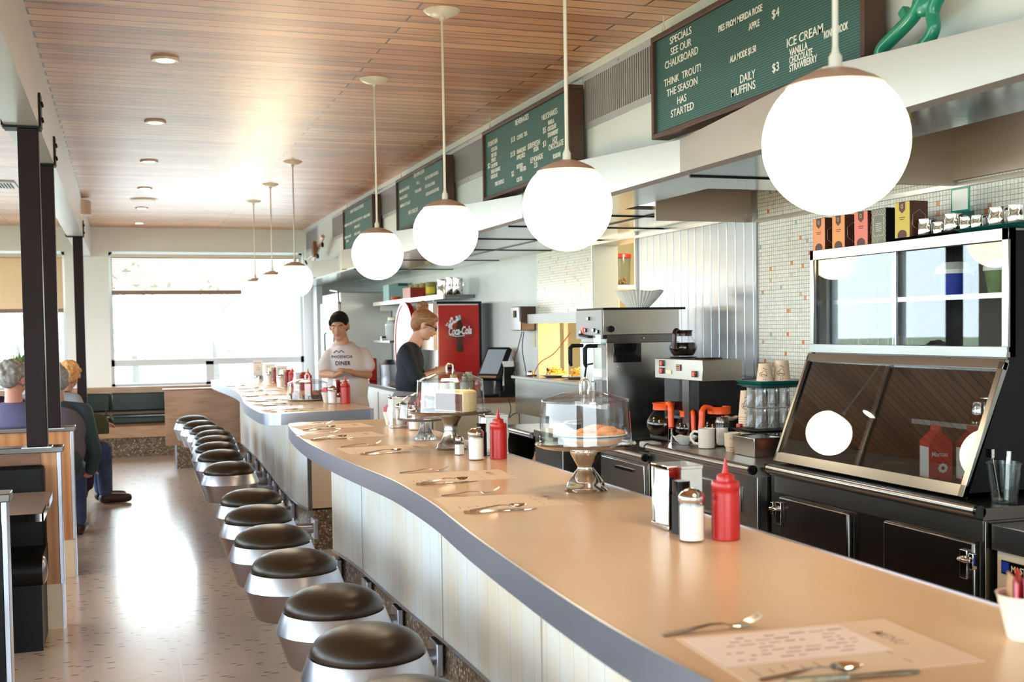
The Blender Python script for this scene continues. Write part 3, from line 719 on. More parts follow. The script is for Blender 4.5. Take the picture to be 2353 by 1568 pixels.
menu_board(6.15, 7.82, 2.445, 2.93, 'green letter board headed beverages with milkshakes and fountain drinks', [
    ('BEVERAGES', 518, 643, 668, 1), ('MILKSHAKES', 818, 590, 998, 1), ('VANILLA', 892, 640, 962, 2), ('CHOCOLATE', 888, 710, 985, 2), ('$5', 835, 732, 868, 1), ('STRAWBERRY', 890, 780, 1010, 2), ('HOT', 945, 845, 1000, 1), ('CHOCOLATE', 900, 930, 1070, 1),
    ('$3', 832, 888, 868, 1), ('FOUNTAIN', 208, 890, 312, 1), ('COCA COLA', 245, 945, 312, 2), ('DIET COKE', 245, 1010, 305, 2), ('SPRITE', 245, 1068, 295, 2), ('DR PEPPER', 245, 1130, 315, 2), ('FANTA ORANGE', 243, 1195, 345, 2), ('GINGER ALE', 240, 1255, 315, 2),
    ('$2', 202, 1135, 232, 1), ('FREE REFILLS', 287, 1335, 387, 2), ('$1.50', 470, 838, 515, 1), ('COFFEE  TEA', 535, 808, 655, 2), ('ORANGE JUICE', 535, 970, 640, 2), ('APPLE JUICE', 535, 1035, 630, 2), ('$1.50', 465, 1005, 515, 1), ('$3.00', 660, 915, 705, 1),
    ('FRESH', 712, 895, 798, 1), ('SODA', 727, 945, 785, 2), ('LEMONADE', 690, 1075, 833, 1), ('2.50', 735, 1128, 770, 1), ('BOTTLED', 535, 1140, 602, 2), ('WATER', 572, 1175, 642, 2), ('$2', 475, 1225, 503, 1), ('ICED TEA', 535, 1290, 598, 2), ('FOUNTAIN', 950, 1025, 1035, 2)], (1080, 160), 4.979)
menu_board(8.86, 10.53, 2.445, 2.93, 'green letter board with the kids menu, third from the camera', [
    ('KIDS MENU $5.00', 1175, 425, 1320, 1), ('PB & J', 1212, 522, 1255, 2), ('GRILLED CHEESE', 1192, 645, 1280, 2), ('MAC AND CHEESE NOODLES', 1333, 460, 1520, 2), ('HOT DOG ON BUN', 1335, 575, 1470, 2), ('CHICKEN FINGERS AND FRIES', 1340, 685, 1530, 2),
    ('EGG AND HOME FRIES', 970, 645, 1112, 2), ('PANCAKES', 975, 745, 1083, 2), ('FRENCH TOAST', 983, 850, 1125, 2), ('WITH CHOICE OF', 1097, 948, 1230, 1)], (760, 340), 6.15)
menu_board(11.6, 13.25, 2.445, 2.93, 'green letter board with local friends, farthest of the four', [
    ('SOME OF OUR LOCAL FRIENDS', 275, 930, 465, 1), ('BLUEBERRY HILL FARM', 180, 1130, 300, 2), ('FALCON CHOCOLATE', 312, 1065, 445, 2), ('MARKET HOUSE', 462, 1000, 555, 2), ('SPROUTS', 335, 1143, 410, 2), ('RED HEN', 335, 1240, 415, 2), ('BREAD ALONE', 190, 1295, 285, 2), ('FARM', 220, 1340, 250, 2)], (760, 340), 6.15)

# green ornament on the wall by the nearest board, standing on the fascia
t = thing('wall_ornament', 'glossy green forked ornament leaning above the steel fascia beside the nearest board', 'ornament', (2.46, 0, 0))
P1 = [at(px, py, x=2.46) for px, py in ((2022, 140), (2028, 112), (2050, 88), (2080, 58), (2100, 35), (2112, 15), (2125, -15), (2135, -60))]
P2 = [at(px, py, x=2.46) for px, py in ((2118, 108), (2138, 85), (2146, 60), (2143, 35), (2148, 12), (2160, -15), (2170, -60))]
MB().tube(smooth_curve([tuple(p - Vector((2.46, 0, 0))) for p in P1], 5), .024, 14).build('long_leg', 'greenplastic', t)
MB().tube(smooth_curve([tuple(p - Vector((2.46, 0, 0))) for p in P2], 5), .022, 14).build('curved_leg', 'greenplastic', t)
c = at(2130, 8, x=2.46); MB().ell((0, c.y, c.z + .01), (.022, .07, .05), 20, 12).build('crotch', 'greenplastic', t)
c = at(2082, 34, x=2.46); MB().cbox((0, c.y, c.z), (.03, .035, .05), Matrix.Rotation(R(-35), 3, 'X')).build('clip', 'greenplastic', t, bevel=.006)

# wooden ornament: plank with seat and wheels
t = thing('wooden_ornament', 'wooden toy ornament with tilted plank, seat and small wheels above the fascia', 'ornament', (2.40, 14.35, 2.46))
a = at(742, 543, x=2.40); c = at(720, 598, x=2.40)
off = Vector((2.40, 14.35, 2.46))
MB().tube([a - off, c - off], .028, 4).build('plank', 'butcher', t)
for px, py in ((741, 563), (730, 589)):
    p = at(px, py, x=2.42) - off; MB().lathe([(0, -.012), (.03, -.012), (.03, .012), (0, .012)], 14).build('wheel', 'black', t, loc=p, rot=(0, R(90), 0))
p = at(722, 573, x=2.35) - off; MB().cbox(p, (.05, .16, .17), Matrix.Rotation(R(-12), 3, 'X')).build('seat', 'brownwood', t, bevel=.008)
pts_ = [at(*q, x=2.36) - off for q in ((725, 582), (710, 592), (700, 601), (697, 612))]; MB().tube(pts_, .009, 8).build('fork', 'satin_tan', t)
p = at(703, 603, x=2.36) - off; MB().lathe([(.022, -.008), (.034, -.008), (.034, .008), (.022, .008)], 18, close=True).build('ring', 'black', t, loc=p, rot=(0, R(70), 0))
# ================================================================== COUNTERS
def ribbon(mb, path, z0, z1, th):
    """upright strip following a plan path, thickness to the left of travel"""
    n = len(path); offs = []
    for i in range(n):
        a = Vector(path[max(i - 1, 0)]); c = Vector(path[min(i + 1, n - 1)]); d = (c - a).normalized(); offs.append((path[i][0] - d.y * th, path[i][1] + d.x * th))
    for i in range(n - 1):
        (ax, ay), (bx_, by), (cx_, cy_), (dx, dy) = path[i], path[i + 1], offs[i + 1], offs[i]
    vs = []
    for (x, y), (u, v) in zip(path, offs): vs += [(x, y, z0), (x, y, z1), (u, v, z1), (u, v, z0)]
    fs = []
    for i in range(n - 1):
        o = 4 * i
        fs += [(o, o + 1, o + 5, o + 4), (o + 1, o + 2, o + 6, o + 5), (o + 2, o + 3, o + 7, o + 6), (o + 3, o, o + 4, o + 7)]
    fs += [(3, 2, 1, 0), (4 * n - 4, 4 * n - 3, 4 * n - 2, 4 * n - 1)]
    return mb.add(vs, fs)
def sub_path(path, y0, y1):
    """part of a path (running towards smaller y) between y0 > y > y1"""
    out = []
    for (xa, ya), (xb, yb) in zip(path, path[1:]):
        for yv in (y0, y1):
            pass
        if ya <= y0 and ya >= y1: out.append((xa, ya))
        for yv in (y0, y1):
            if min(ya, yb) < yv < max(ya, yb): out.append((xa + (xb - xa) * (yv - ya) / (yb - ya), yv))
    out = sorted(set(out), key=lambda p: -p[1]); return out
def counter(label, outer, inner, base, seams, end_face=None, baseinner=1.5):
    t = thing('lunch_counter', label, 'counter', (0, 0, 0), 0, 'wavy lunch counters')
    MB().prism(outer + inner, .942, 1.01).build('worktop', 'top', t)
    m = MB(); ribbon(m, outer + inner[:1], .938, 1.0125, -.006); ribbon(m, inner, .938, 1.0125, -.006); m.build('edge_band', 'steel_band', t, ang=25)
    e = [base[0][1]] + seams + [base[-1][1]]
    for a, c in zip(e, e[1:]):
        m = MB(); ribbon(m, sub_path(base, a - .009, c + .009), .30, .942, .012); m.build('front_panel', 'panel', t, ang=25)
    m = MB(); ribbon(m, base, .285, .94, .03); m.T = Matrix.Translation((.014, 0, 0)); m2 = m
    MB().prism([(x + .013, y) for x, y in base] + [(baseinner, base[-1][1]), (baseinner, base[0][1])], .285, .94).build('carcass', 'black', t)
    MB().prism([(x + .035, y) for x, y in base] + [(baseinner - .02, base[-1][1]), (baseinner - .02, base[0][1])], 0, .285).build('kick_base', 'pebble', t)
    m = MB(); ribbon(m, base, .285, .30, -.004); m.build('foot_trim', 'steel_band', t)
    if end_face:
        x0, y = end_face
        MB().box(x0 + .02, baseinner + .003, y - .02, y, .30, .94).build('end_panel', 'sand', t)
        MB().box(x0 - .004, x0 + .022, y - .022, y + .004, .285, .94).build('corner_strip', 'steel_dark', t)
    return t
near_outer = smooth_curve([(1.0, 6.86), (.915, 6.76), (.882, 6.5), (.852, 6.05), (.838, 5.55), (.848, 5.08), (.87, 4.62), (.905, 4.1), (.907, 3.75), (.897, 3.4), (.878, 3.15), (.856, 2.85), (.838, 2.5), (.822, 2.1), (.82, 1.8), (.835, 1.5), (.87, 1.1), (.9, .6), (.9, .2)], 5)
near_inner = [(1.56, .2), (1.56, 6.80), (1.52, 6.85)]
near_base = smooth_curve([(1.11, 6.55), (1.15, 6.1), (1.165, 5.6), (1.175, 5.1), (1.195, 4.5), (1.205, 4.0), (1.2, 3.4), (1.175, 2.8), (1.15, 2.2), (1.15, 1.6), (1.19, .9), (1.2, .25)], 5)
counter('nearest wavy lunch counter with tan top and steel edge band', near_outer, near_inner, near_base, [at(840, 1310, z=.3).y, at(1024, 1468, z=.3).y, 3.3, 2.1, .95])
far_outer = smooth_curve([(1.1, 13.45), (.97, 13.4), (.925, 13.1), (.93, 12.4), (.96, 11.6), (.975, 10.9), (.965, 10.3), (.92, 9.6), (.875, 9.0), (.857, 8.5), (.857, 7.9), (.868, 7.72), (.905, 7.62), (.97, 7.595)], 5)
far_inner = [(1.59, 7.755), (1.62, 7.80), (1.62, 13.45)]
far_base = smooth_curve([(1.24, 13.3), (1.24, 12.2), (1.235, 11.2), (1.21, 10.3), (1.185, 9.5), (1.175, 8.8), (1.185, 8.35), (1.215, 8.12)], 5)
counter('far wavy lunch counter with a squared steel-banded end', far_outer, far_inner, far_base, [10.9, 9.7, 9.0, 8.72], (1.215, 8.12), 1.56)

# ------------------------------------------------------------------ stools
def make_stool(lab):
    t = thing('bar_stool', lab, 'stool', (0, 0, 0), 0, 'round stools along the counters')
    MB().lathe([(0, .680), (.05, .678), (.095, .671), (.13, .658), (.155, .640), (.166, .622), (.168, .610), (.164, .600), (.15, .596), (0, .596)], 48).build('cushion', 'vinyl', t)
    MB().lathe([(0, .598), (.166, .598), (.172, .602), (.174, .598), (.194, .545), (.196, .538), (.193, .532), (.158, .428), (.152, .420), (.05, .415), (0, .415)], 48).build('seat_housing', 'alu', t)
    m = MB(); m.tube(smooth_curve([(0, 0, .42), (.02, 0, .36), (.16, 0, .27), (.40, 0, .2), (.56, 0, .19)], 5), [.05 - .0008 * i for i in range(21)], 12)
    m.build('support_arm', 'alu', t)
    MB().cbox((-.016, 0, .19), (.03, .13, .14)).build('wall_plate', 'alu', t, bevel=.006).location.x = .56
    return t
sp = [(.64, 2.76), (.66, 3.32), (.66, 3.89)] + [tuple(at(*p, z=.665)[:2]) for p in ((675, 1273), (625, 1215), (594, 1168), (577, 1130), (526, 1066), (507, 1038), (498, 1020), (495, 1005), (492, 992), (478, 981.5), (460, 969.5), (443, 957.5))]
orden = ['cut off at the bottom', 'second from the front', 'third from the front', 'fourth from the front', 'fifth from the front', 'sixth from the front', 'seventh, last of the near row']
orden2 = ['first of the far row', 'second of the far row', 'third of the far row', 'fourth of the far row', 'fifth of the far row', 'third from the wooden panel', 'second from the wooden panel', 'closest to the wooden panel']
st0 = None
for i, (x, y) in enumerate(sp):
    s_ = (orden + orden2)[i]; lab = 'round stool with dark domed cushion and silver housing, ' + s_
    if st0 is None: st0 = make_stool(lab); st0.location = (x, y, 0); q = st0
    else: q = dup(st0, lab, loc=(x, y, 0))
    bp = near_base if y < 6.6 else far_base
    kx = min(bp, key=lambda p: abs(p[1] - y))[0] + .026 - x
    for ch in q.children:
        if ch.name.startswith('support_arm'): ch.scale.x = (kx - .02) / .56
        if ch.name.startswith('wall_plate'): ch.location.x = kx

# ------------------------------------------------------------------ cutlery and placemats
TZ = 1.0102
def strip(mb, path, widths, th):
    """flat bar along x: path [(x, z)], half widths, thickness"""
    vs = []; fs = []; n = len(path)
    for (x, z), w_ in zip(path, widths): vs += [(x, -w_, z), (x, w_, z), (x, w_ * .7, z + th), (x, -w_ * .7, z + th)]
    for i in range(n - 1):
        o = 4 * i; fs += [(o, o + 4, o + 5, o + 1), (o + 1, o + 5, o + 6, o + 2), (o + 2, o + 6, o + 7, o + 3), (o + 3, o + 7, o + 4, o)]
    fs += [(0, 1, 2, 3), (4 * n - 1, 4 * n - 2, 4 * n - 3, 4 * n - 4)]; return mb.add(vs, fs)
M['silver'] = pbr('polished_cutlery_steel', (.72, .66, .60), .12, 1)
def fork_mb():
    m = MB(); strip(m, [(0, 0), (.01, .001), (.05, .004), (.095, .010), (.12, .009), (.135, .004), (.148, .003)], [.007, .0095, .0085, .0045, .004, .008, .0115], .0022)
    for k in range(4):
        y = -.0093 + k * .0062; T = m.T; m.T = Matrix.Translation((0, y, 0)); strip(m, [(.146, .003), (.16, .005), (.178, .012), (.192, .020)], [.0022, .0020, .0018, .0010], .0016); m.T = T
    return m
def knife_mb():
    m = MB(); strip(m, [(0, 0), (.005, 0), (.05, 0), (.095, 0), (.102, 0)], [.007, .0095, .009, .007, .006], .006)
    strip(m, [(.10, .001), (.12, .001), (.19, .001), (.215, .001), (.222, .001)], [.006, .0095, .0105, .007, .002], .0016); return m
def spoon_mb():
    m = MB(); strip(m, [(0, 0), (.01, .001), (.05, .004), (.09, .009), (.115, .008), (.128, .004)], [.006, .0085, .0075, .004, .0035, .006], .0022)
    vs = []; fs = []; nr = 5; nn = 20
    for i in range(nr + 1):
        q = i / nr
        for k in range(nn): vs.append((.15 + .027 * q * math.cos(2 * PI * k / nn), .0185 * q * math.sin(2 * PI * k / nn), .001 + .008 * q * q))
    for i in range(nr):
        for k in range(nn): fs.append((i * nn + k, (i + 1) * nn + k, (i + 1) * nn + (k + 1) % nn, i * nn + (k + 1) % nn))
    m.add(vs, fs); m.add([(x, y, z - .0015) for x, y, z in vs], [f[::-1] for f in fs]); return m
proto = {}
def piece(kind, lab, loc, rz):
    g = {'fork': 'forks on the counters', 'knife': 'knives on the counters', 'spoon': 'spoons on the counters'}[kind]
    if kind not in proto:
        proto[kind] = solo(kind, {'fork': fork_mb, 'knife': knife_mb, 'spoon': spoon_mb}[kind](), 'silver', lab, kind, g, loc=loc); proto[kind].rotation_euler = (0, 0, rz); return proto[kind]
    return dup(proto[kind], lab, loc=loc, rz=rz)
def mat_at(cx_, cy_, rz, lab, which):
    t = thing('placemat', lab, 'placemat', (cx_, cy_, TZ), rz, 'paper placemats on the counters')
    MB().box(-.205, .205, -.14, .14, 0, .0008).build('sheet', 'kraft', t)
    m = MB()
    text(m, 'MENU', frame((.13, .07, .0009), (0, -1, 0), (1, 0, 0)), .035, .0001, .9, bold=.01)
    for k in range(5): m.box(-.17 + .028 * k, -.17 + .028 * k + .004, -.10 + .01 * (k % 3), -.06 - .01 * (k % 2), .0008, .001)
    for k in range(4): m.box(.09, .093, -.11 + .05 * k, -.085 + .05 * k, .0008, .001)
    m.build('print', 'print', t, smooth=False)
    return t
near_set = [((690, 978), (695, 990), 'farthest on the near counter'), ((700, 999), (714, 1013), 'second from the far end of the near counter'), ((782, 1028), (828, 1046), 'third on the near counter'), ((918, 1088), (956, 1115), 'left of the ketchup bottle'), ((1014, 1141), (1066, 1180), 'left of the chrome cake stand')]
for i, (fp, kp, s_) in enumerate(near_set):
    f = at(*fp, z=TZ); k = at(*kp, z=TZ); rz = [R(6), R(6), R(2), R(-3), R(-4)][i]
    d = Vector((math.cos(rz), math.sin(rz), 0)); q = Vector((-d.y, d.x, 0))
    mid = (f + k) / 2; c = mid + d * .175
    mat_at(c.x, c.y, rz, 'tan paper placemat, ' + s_, i)
    piece('fork', 'fork beside the placemat ' + s_, (f.x, f.y, TZ + .001), rz - R(3))
    piece('knife', 'knife at the edge of the placemat ' + s_, (k.x, k.y, TZ + .0012), rz)
    piece('spoon', 'spoon resting across the knife ' + s_, (k.x + .015, k.y - .012, TZ + .0085), rz + R(7))
# nearest setting
f = at(1522, 1462, z=TZ); rz = R(-3)
c = Vector((f.x + .21, f.y - .175, 0)); mat_at(c.x, c.y, rz, 'nearest tan paper placemat, blurred, at the bottom of the picture', 5)
piece('fork', 'blurred fork beside the nearest placemat', (f.x, f.y, TZ + .001), rz + R(2))
k = at(2092, 1541, z=TZ)
piece('knife', 'blurred knife on the nearest placemat at the bottom edge', (k.x - .215, k.y + .012, TZ + .0012), rz - R(4))
piece('spoon', 'blurred spoon across the nearest knife at the bottom edge', (k.x - .26, k.y + .012, TZ + .0085), rz + R(2))
t = thing('menu_sheet', 'pale pink printed menu sheet lying on the nearest placemat', 'menu', (c.x - .045, c.y + .045, TZ + .0012), rz)
MB().box(-.15, .15, -.085, .085, 0, .0006).build('sheet', 'pinkpaper', t)
m = MB(); rnd = random.Random(4)
for r_ in range(7):
    x = -.12
    while x < .12:
        l = rnd.uniform(.008, .03)
        if rnd.random() < .7: m.box(x, x + l, -.065 + r_ * .02, -.061 + r_ * .02 + rnd.uniform(0, .003), .0006, .0008)
        x += l + .008
m.build('print', 'print', t, smooth=False)
far_set = [((623, 948), 'first from the squared end of the far counter'), ((585, 934.5), 'second from the squared end of the far counter'), ((571, 925), 'third from the squared end of the far counter'), ((566, 912.5), 'fourth on the far counter'), ((558, 902), 'fifth on the far counter'), ((550, 895), 'sixth on the far counter'), ((520, 889.5), 'farthest, near the wooden panel end')]
for i, (kp, s_) in enumerate(far_set):
    k = at(*kp, z=TZ); rz = R([4, 8, 8, 4, 0, -3, -4][i]); d = Vector((math.cos(rz), math.sin(rz), 0)); q = Vector((-d.y, d.x, 0))
    if k.x < .93: k.x = .95
    f = k + q * .27; c = (f + k) / 2 + d * .175
    mat_at(c.x, c.y, rz, 'pale paper placemat, ' + s_, i)
    piece('fork', 'tiny fork on the placemat ' + s_, (f.x, f.y - .02, TZ + .001), rz)
    piece('knife', 'tiny knife on the placemat ' + s_, (k.x, k.y + .01, TZ + .0012), rz)
    piece('spoon', 'tiny spoon on the placemat ' + s_, (k.x + .015, k.y + .002, TZ + .0085), rz + R(7))

# ------------------------------------------------------------------ condiments
P = {}
def put(kind, make, lab, group, loc, rz=0):
    if kind not in P: P[kind] = make(lab, group); P[kind].location = loc; P[kind].rotation_euler = (0, 0, rz); return P[kind]
    return dup(P[kind], lab, group, loc=loc, rz=rz)
def mk_ketchup(lab, g):
    t = thing('squeeze_bottle', lab, 'squeeze bottle', group=g)
    MB().lathe([(0, 0), (.033, 0), (.0355, .003), (.0355, .118), (.0345, .126), (.0355, .128), (.0355, .142), (.033, .148), (0, .148)], 36).build('bottle', 'red', t)
    c = MB().lathe([(.0225, .146), (.0225, .160), (.020, .164), (.009, .168), (.0045, .190), (.0025, .205), (0, .206)], 28).build('nozzle_cap', 'red', t); return t
def mk_sugar(lab, g):
    t = thing('sugar_shaker', lab, 'sugar shaker', group=g)
    MB().lathe([(0, .001), (.031, .001), (.034, .006), (.033, .014), (.0325, .095), (.030, .102), (.030, .108)], 32).build('glass_jar', 'glass', t)
    MB().lathe([(0, .005), (.029, .005), (.0295, .012), (.0295, .088), (.022, .094), (0, .096)], 24).build('sugar', 'sugar', t)
    MB().lathe([(.0315, .100), (.033, .102), (.033, .114), (.031, .117), (.028, .122), (.018, .130), (.008, .133), (0, .1335)], 32).build('metal_lid', 'chrome', t)
    MB().cbox((.012, 0, .134), (.016, .012, .003)).build('pour_flap', 'chrome', t); return t
def mk_salt(lab, g):
    t = thing('salt_shaker', lab, 'salt shaker', group=g)
    MB().rbox(-.02, .02, -.02, .02, .001, .062, .008).build('glass_body', 'glass', t)
    MB().rbox(-.016, .016, -.016, .016, .004, .045, .006).build('salt', 'salt', t)
    MB().lathe([(.018, .060), (.019, .062), (.019, .072), (.014, .079), (0, .082)], 20).build('metal_lid', 'chrome', t); return t
def mk_pepper(lab, g):
    t = thing('pepper_shaker', lab, 'pepper shaker', group=g)
    MB().rbox(-.02, .02, -.02, .02, .001, .10, .006).build('body', 'black', t)
    MB().rbox(-.018, .018, -.018, .018, .10, .138, .005).build('lid', 'blackgloss', t); return t
def mk_napkin(lab, g):
    t = thing('napkin_dispenser', lab, 'napkin dispenser', group=g)
    m = MB(); m.box(-.05, .05, -.05, -.047, .008, .165); m.box(-.05, .05, .047, .05, .008, .165); m.box(-.052, .052, -.052, .052, .160, .170); m.box(-.052, .052, -.052, .052, 0, .012); m.build('casing', 'chrome', t, bevel=.003)
    for s_ in (-1, 1):
        n = MB(); pr_ = [(-.044, .014), (.044, .014), (.044, .158), (-.044, .158)]
        vs = []; fs = []; nu, nv = 8, 10
        for i in range(nu + 1):
            for j in range(nv + 1):
                u = i / nu; v = j / nv; y = -.044 + .088 * u; z = .014 + .144 * v
                bul = .022 * math.sin(PI * u) * (.45 + .55 * math.sin(PI * min(1, max(0, (v - .1) / .8)))) * (1.15 if .35 < v < .65 else 1)
                vs.append((s_ * (.044 + bul), y, z))
        for i in range(nu):
            for j in range(nv): a = i * (nv + 1) + j; fs.append((a, a + 1, a + nv + 2, a + nv + 1))
        n.add(vs, fs); n.box(-.001 if s_ < 0 else 0, .0, -.044, .044, .014, .158) if False else None
        n.build('napkins', 'paper', t)
    MB().box(-.043, .043, -.044, .044, .013, .158).build('napkin_pack', 'paper', t)
    return t
def mk_packets(lab, g):
    t = thing('sweetener_bowl', lab, 'bowl', group=g)
    MB().lathe([(0, 0), (.024, 0), (.027, .006), (.030, .02), (.043, .075), (.045, .078), (.042, .077), (.028, .018), (0, .01)], 28).build('bowl', 'ceramic', t)
    rnd = random.Random(2); col = ['red', 'pink', 'butcher', 'ceramic_w', 'pink', 'red']
    for k in range(9):
        m = MB(); m.cbox((rnd.uniform(-.018, .018), -.022 + k * .0055, .075 + rnd.uniform(-.008, .012)), (.036, .003, .055), Matrix.Rotation(rnd.uniform(-.25, .25), 3, 'Y')); m.build('packet', col[k % 6], t)
    return t
def mk_card(lab, g):
    t = thing('specials_card', lab, 'card', group=g)
    MB().box(-.055, .055, -.001, .001, .0, .17).build('card', 'paper', t)
    m = MB(); text(m, 'SPECIALS', frame((-.042, -.0012, .135), (1, 0, 0), (0, 0, 1)), .02, .0002, .95, bold=.01)
    for z, s_ in ((.10, 'OUR'), (.08, 'SUNDAY'), (.06, 'DINNER')): text(m, s_, frame((-.02, -.0012, z), (1, 0, 0), (0, 0, 1)), .014, .0002, .9, bold=.01)
    m.build('print', 'print', t, smooth=False)
    return t
gK, gS, gN, gB = 'red squeeze bottles on the counters', 'sugar shakers on the counters', 'napkin dispensers on the counters', 'sweetener bowls on the counters'
Z = 1.0101
put('k', mk_ketchup, 'red squeeze bottle, large, beside the nearest sugar shaker', gK, (1.428, 2.565, Z))
put('s', mk_sugar, 'sugar shaker in front of the nearest napkin dispenser', gS, (1.338, 2.575, Z))
put('n', mk_napkin, 'chrome napkin dispenser with bulging napkins, nearest to the camera', gN, (1.398, 2.775, Z))
put('p', mk_pepper, 'black-capped pepper shaker between nearest sugar shaker and napkin dispenser', None, (1.363, 2.68, Z))
put('k', mk_ketchup, 'red squeeze bottle between the two metal cake stands', gK, (1.465, 4.53, Z))
put('s', mk_sugar, 'sugar shaker between the two metal cake stands', gS, (1.365, 4.52, Z))
put('t', mk_salt, 'small square glass salt shaker beside the middle sugar shaker', 'salt shakers', (1.355, 4.73, Z), .3)
put('p', mk_pepper, 'dark pepper shaker behind the middle sugar shaker', None, (1.43, 4.66, Z))
put('n', mk_napkin, 'chrome napkin dispenser behind the middle squeeze bottle', gN, (1.505, 4.72, Z))
put('k', mk_ketchup, 'red squeeze bottle behind the pressed glass stand', gK, (1.53, 6.10, Z))
put('s', mk_sugar, 'sugar shaker in front of the third napkin dispenser', gS, (1.475, 6.02, Z))
put('n', mk_napkin, 'napkin dispenser left of the pressed glass stand', gN, (1.44, 6.22, Z))
put('b', mk_packets, 'cream bowl of sweetener packets at the near counter far end', gB, (1.43, 6.40, Z))
put('b', mk_packets, 'blurred cream bowl of pink packets at the right edge, nearest', gB, (1.435, 1.56, Z), 1.0)
put('k', mk_ketchup, 'red squeeze bottle nearest the squared end of the far counter', gK, (1.55, 8.44, Z))
put('s', mk_sugar, 'sugar shaker nearest the squared end of the far counter', gS, (1.46, 8.48, Z))
put('n', mk_napkin, 'napkin dispenser behind the far counter end bottle', gN, (1.56, 8.66, Z))
put('t', mk_salt, 'small salt shaker at the squared end of the far counter', 'salt shakers', (1.505, 8.50, Z))
put('b', mk_packets, 'small sweetener bowl beside the domed muffins', gB, (1.45, 8.66, Z))
for i, (dx, y, s_) in enumerate(((0, 10.3, 'behind the domed muffins'), (-.02, 11.15, 'in front of the first specials card'), (-.03, 12.0, 'in front of the second specials card'))):
    put('k', mk_ketchup, 'red squeeze bottle ' + s_, gK, (1.56 + dx, y, Z))
    if i: put('s', mk_sugar, 'sugar shaker ' + s_, gS, (1.44 + dx, y - .03, Z))
    put('n', mk_napkin, 'napkin dispenser ' + s_, gN, (1.52 + dx, y + .2, Z))
    if i: put('c', mk_card, ['', 'right of the two white specials cards on the far counter', 'left of the two white specials cards on the far counter'][i], 'specials cards', (1.50 + dx, y + .32, Z + .03), .1)
put('cc', lambda l, g: mk_card(l, g), 'small white specials card in a metal holder, farthest on the counter', 'specials cards', (1.43, 13.1, Z + .05), .1)
solo('card_holder', MB().lathe([(0, 0), (.055, 0), (.055, .05), (.05, .05), (.05, .004), (0, .004)], 24), 'chrome', 'round metal holder under the farthest specials card', 'holder', loc=(1.43, 13.06, Z))

# ------------------------------------------------------------------ cake stands, domes, cakes
def dome(lab, r, h, lid, loc, knob=True):
    t = thing('cake_dome', lab, 'cake dome', loc, 0, 'clear cake domes')
    n = 72; hw = h - lid
    MB().lathe([(r + .002, 0), (r + .003, .004), (r * .965, hw), (r * .955, hw + .006), (r * .80, hw + lid * .45), (r * .5, hw + lid * .82), (r * .2, h), (0, h + .001)], 44).build('shell', 'acrylic', t, ang=4)
    m = MB(); m.lathe([(r + .0045, 0), (r + .0045, .004), (r + .001, .005), (r + .001, 0)], n, close=True); m.lathe([(r * .966, hw), (r * .969, hw + .004), (r * .955, hw + .008), (r * .953, hw + .003)], n, close=True); m.build('rim', 'plastic_clear', t)
    if knob: MB().tube([(-.014, 0, h - .002), (-.014, 0, h + .028), (-.009, 0, h + .036), (.009, 0, h + .036), (.014, 0, h + .028), (.014, 0, h - .002)], .0045, 10).build('handle', 'chrome', t)
    return t
def stand(lab, prof, plate_r, hp, mt, loc, pm=None):
    t = thing('cake_stand', lab, 'cake stand', loc, 0, 'cake stands')
    MB().lathe(prof, 64).build('pedestal', mt, t, ang=60)
    MB().lathe([(0, hp - .008), (plate_r * .9, hp - .006), (plate_r, hp + .001), (plate_r + .003, hp + .006), (plate_r, hp + .009), (plate_r * .93, hp + .003), (0, hp + .002)], 64).build('plate', pm or mt, t, ang=60)
    return t
hp = .150
stand('polished chrome cake stand with flared waisted pedestal, nearest', [(0, 0), (.070, 0), (.073, .003), (.070, .007), (.064, .012), (.062, .024), (.057, .034), (.036, .062), (.0265, .074), (.027, .080), (.036, .096), (.048, .118), (.053, .132), (.050, .142), (0, .142)], .165, hp, 'chrome', (1.44, 3.52, Z))
dome('large clear cake dome over a pie on the chrome stand', .150, .175, .035, (1.44, 3.52, Z + hp + .004))
t = thing('pie_dish', 'pie dish holding a partly eaten pie under the nearest dome', 'pie', (1.455, 3.50, Z + hp + .0035))
MB().lathe([(0, 0), (.085, 0), (.105, .028), (.118, .034), (.117, .037), (.10, .032), (.08, .006), (0, .006)], 48).build('dish', 'ceramic_w', t)
MB().lathe([(.106, .0285), (.117, .032), (.1175, .036), (.107, .032)], 48, close=True).build('dark_rim', 'black', t)
m = MB(); rnd = random.Random(5); n = 40; ring = []
a0, a1 = R(-150), R(60)
for i in range(31):
    a = a0 + (a1 - a0) * i / 30; ring.append((.098 * math.cos(a), .098 * math.sin(a)))
m.prism([(0, 0)] + ring, .007, .034)
for i in range(26):
    a = a0 + (a1 - a0) * i / 25; m.ell((.097 * math.cos(a), .097 * math.sin(a), .037), (.014, .014, .009), 10, 6)
for i in range(12):
    a = R(-60 + 14 * i) ; m.ell((.055 * math.cos(a), .055 * math.sin(a), .042 + .006 * math.sin(i)), (.03, .022, .014), 12, 8)
m.build('pastry', 'pastry', t)
hp2 = .165
stand('brushed steel cake stand with ringed pedestal holding the iced cake', [(0, 0), (.066, 0), (.070, .003), (.062, .010), (.060, .026), (.046, .034), (.034, .06), (.030, .085), (.031, .088), (.029, .092), (.032, .115), (.045, .140), (.055, .152), (.055, .16), (0, .16)], .185, hp2, 'steel', (1.39, 4.99, Z))
dome('large clear cake dome over the yellow iced cake', .153, .178, .042, (1.39, 4.99, Z + hp2 + .004))
t = thing('layer_cake', 'cut chocolate cake with pale yellow icing under the middle dome', 'cake', (1.40, 5.0, Z + hp2 + .0035))
m = MB(); arcp = [(.112 * math.cos(R(a)), .112 * math.sin(R(a))) for a in range(-80, 122, 9)]
m.prism([(0, 0)] + arcp, 0, .088)
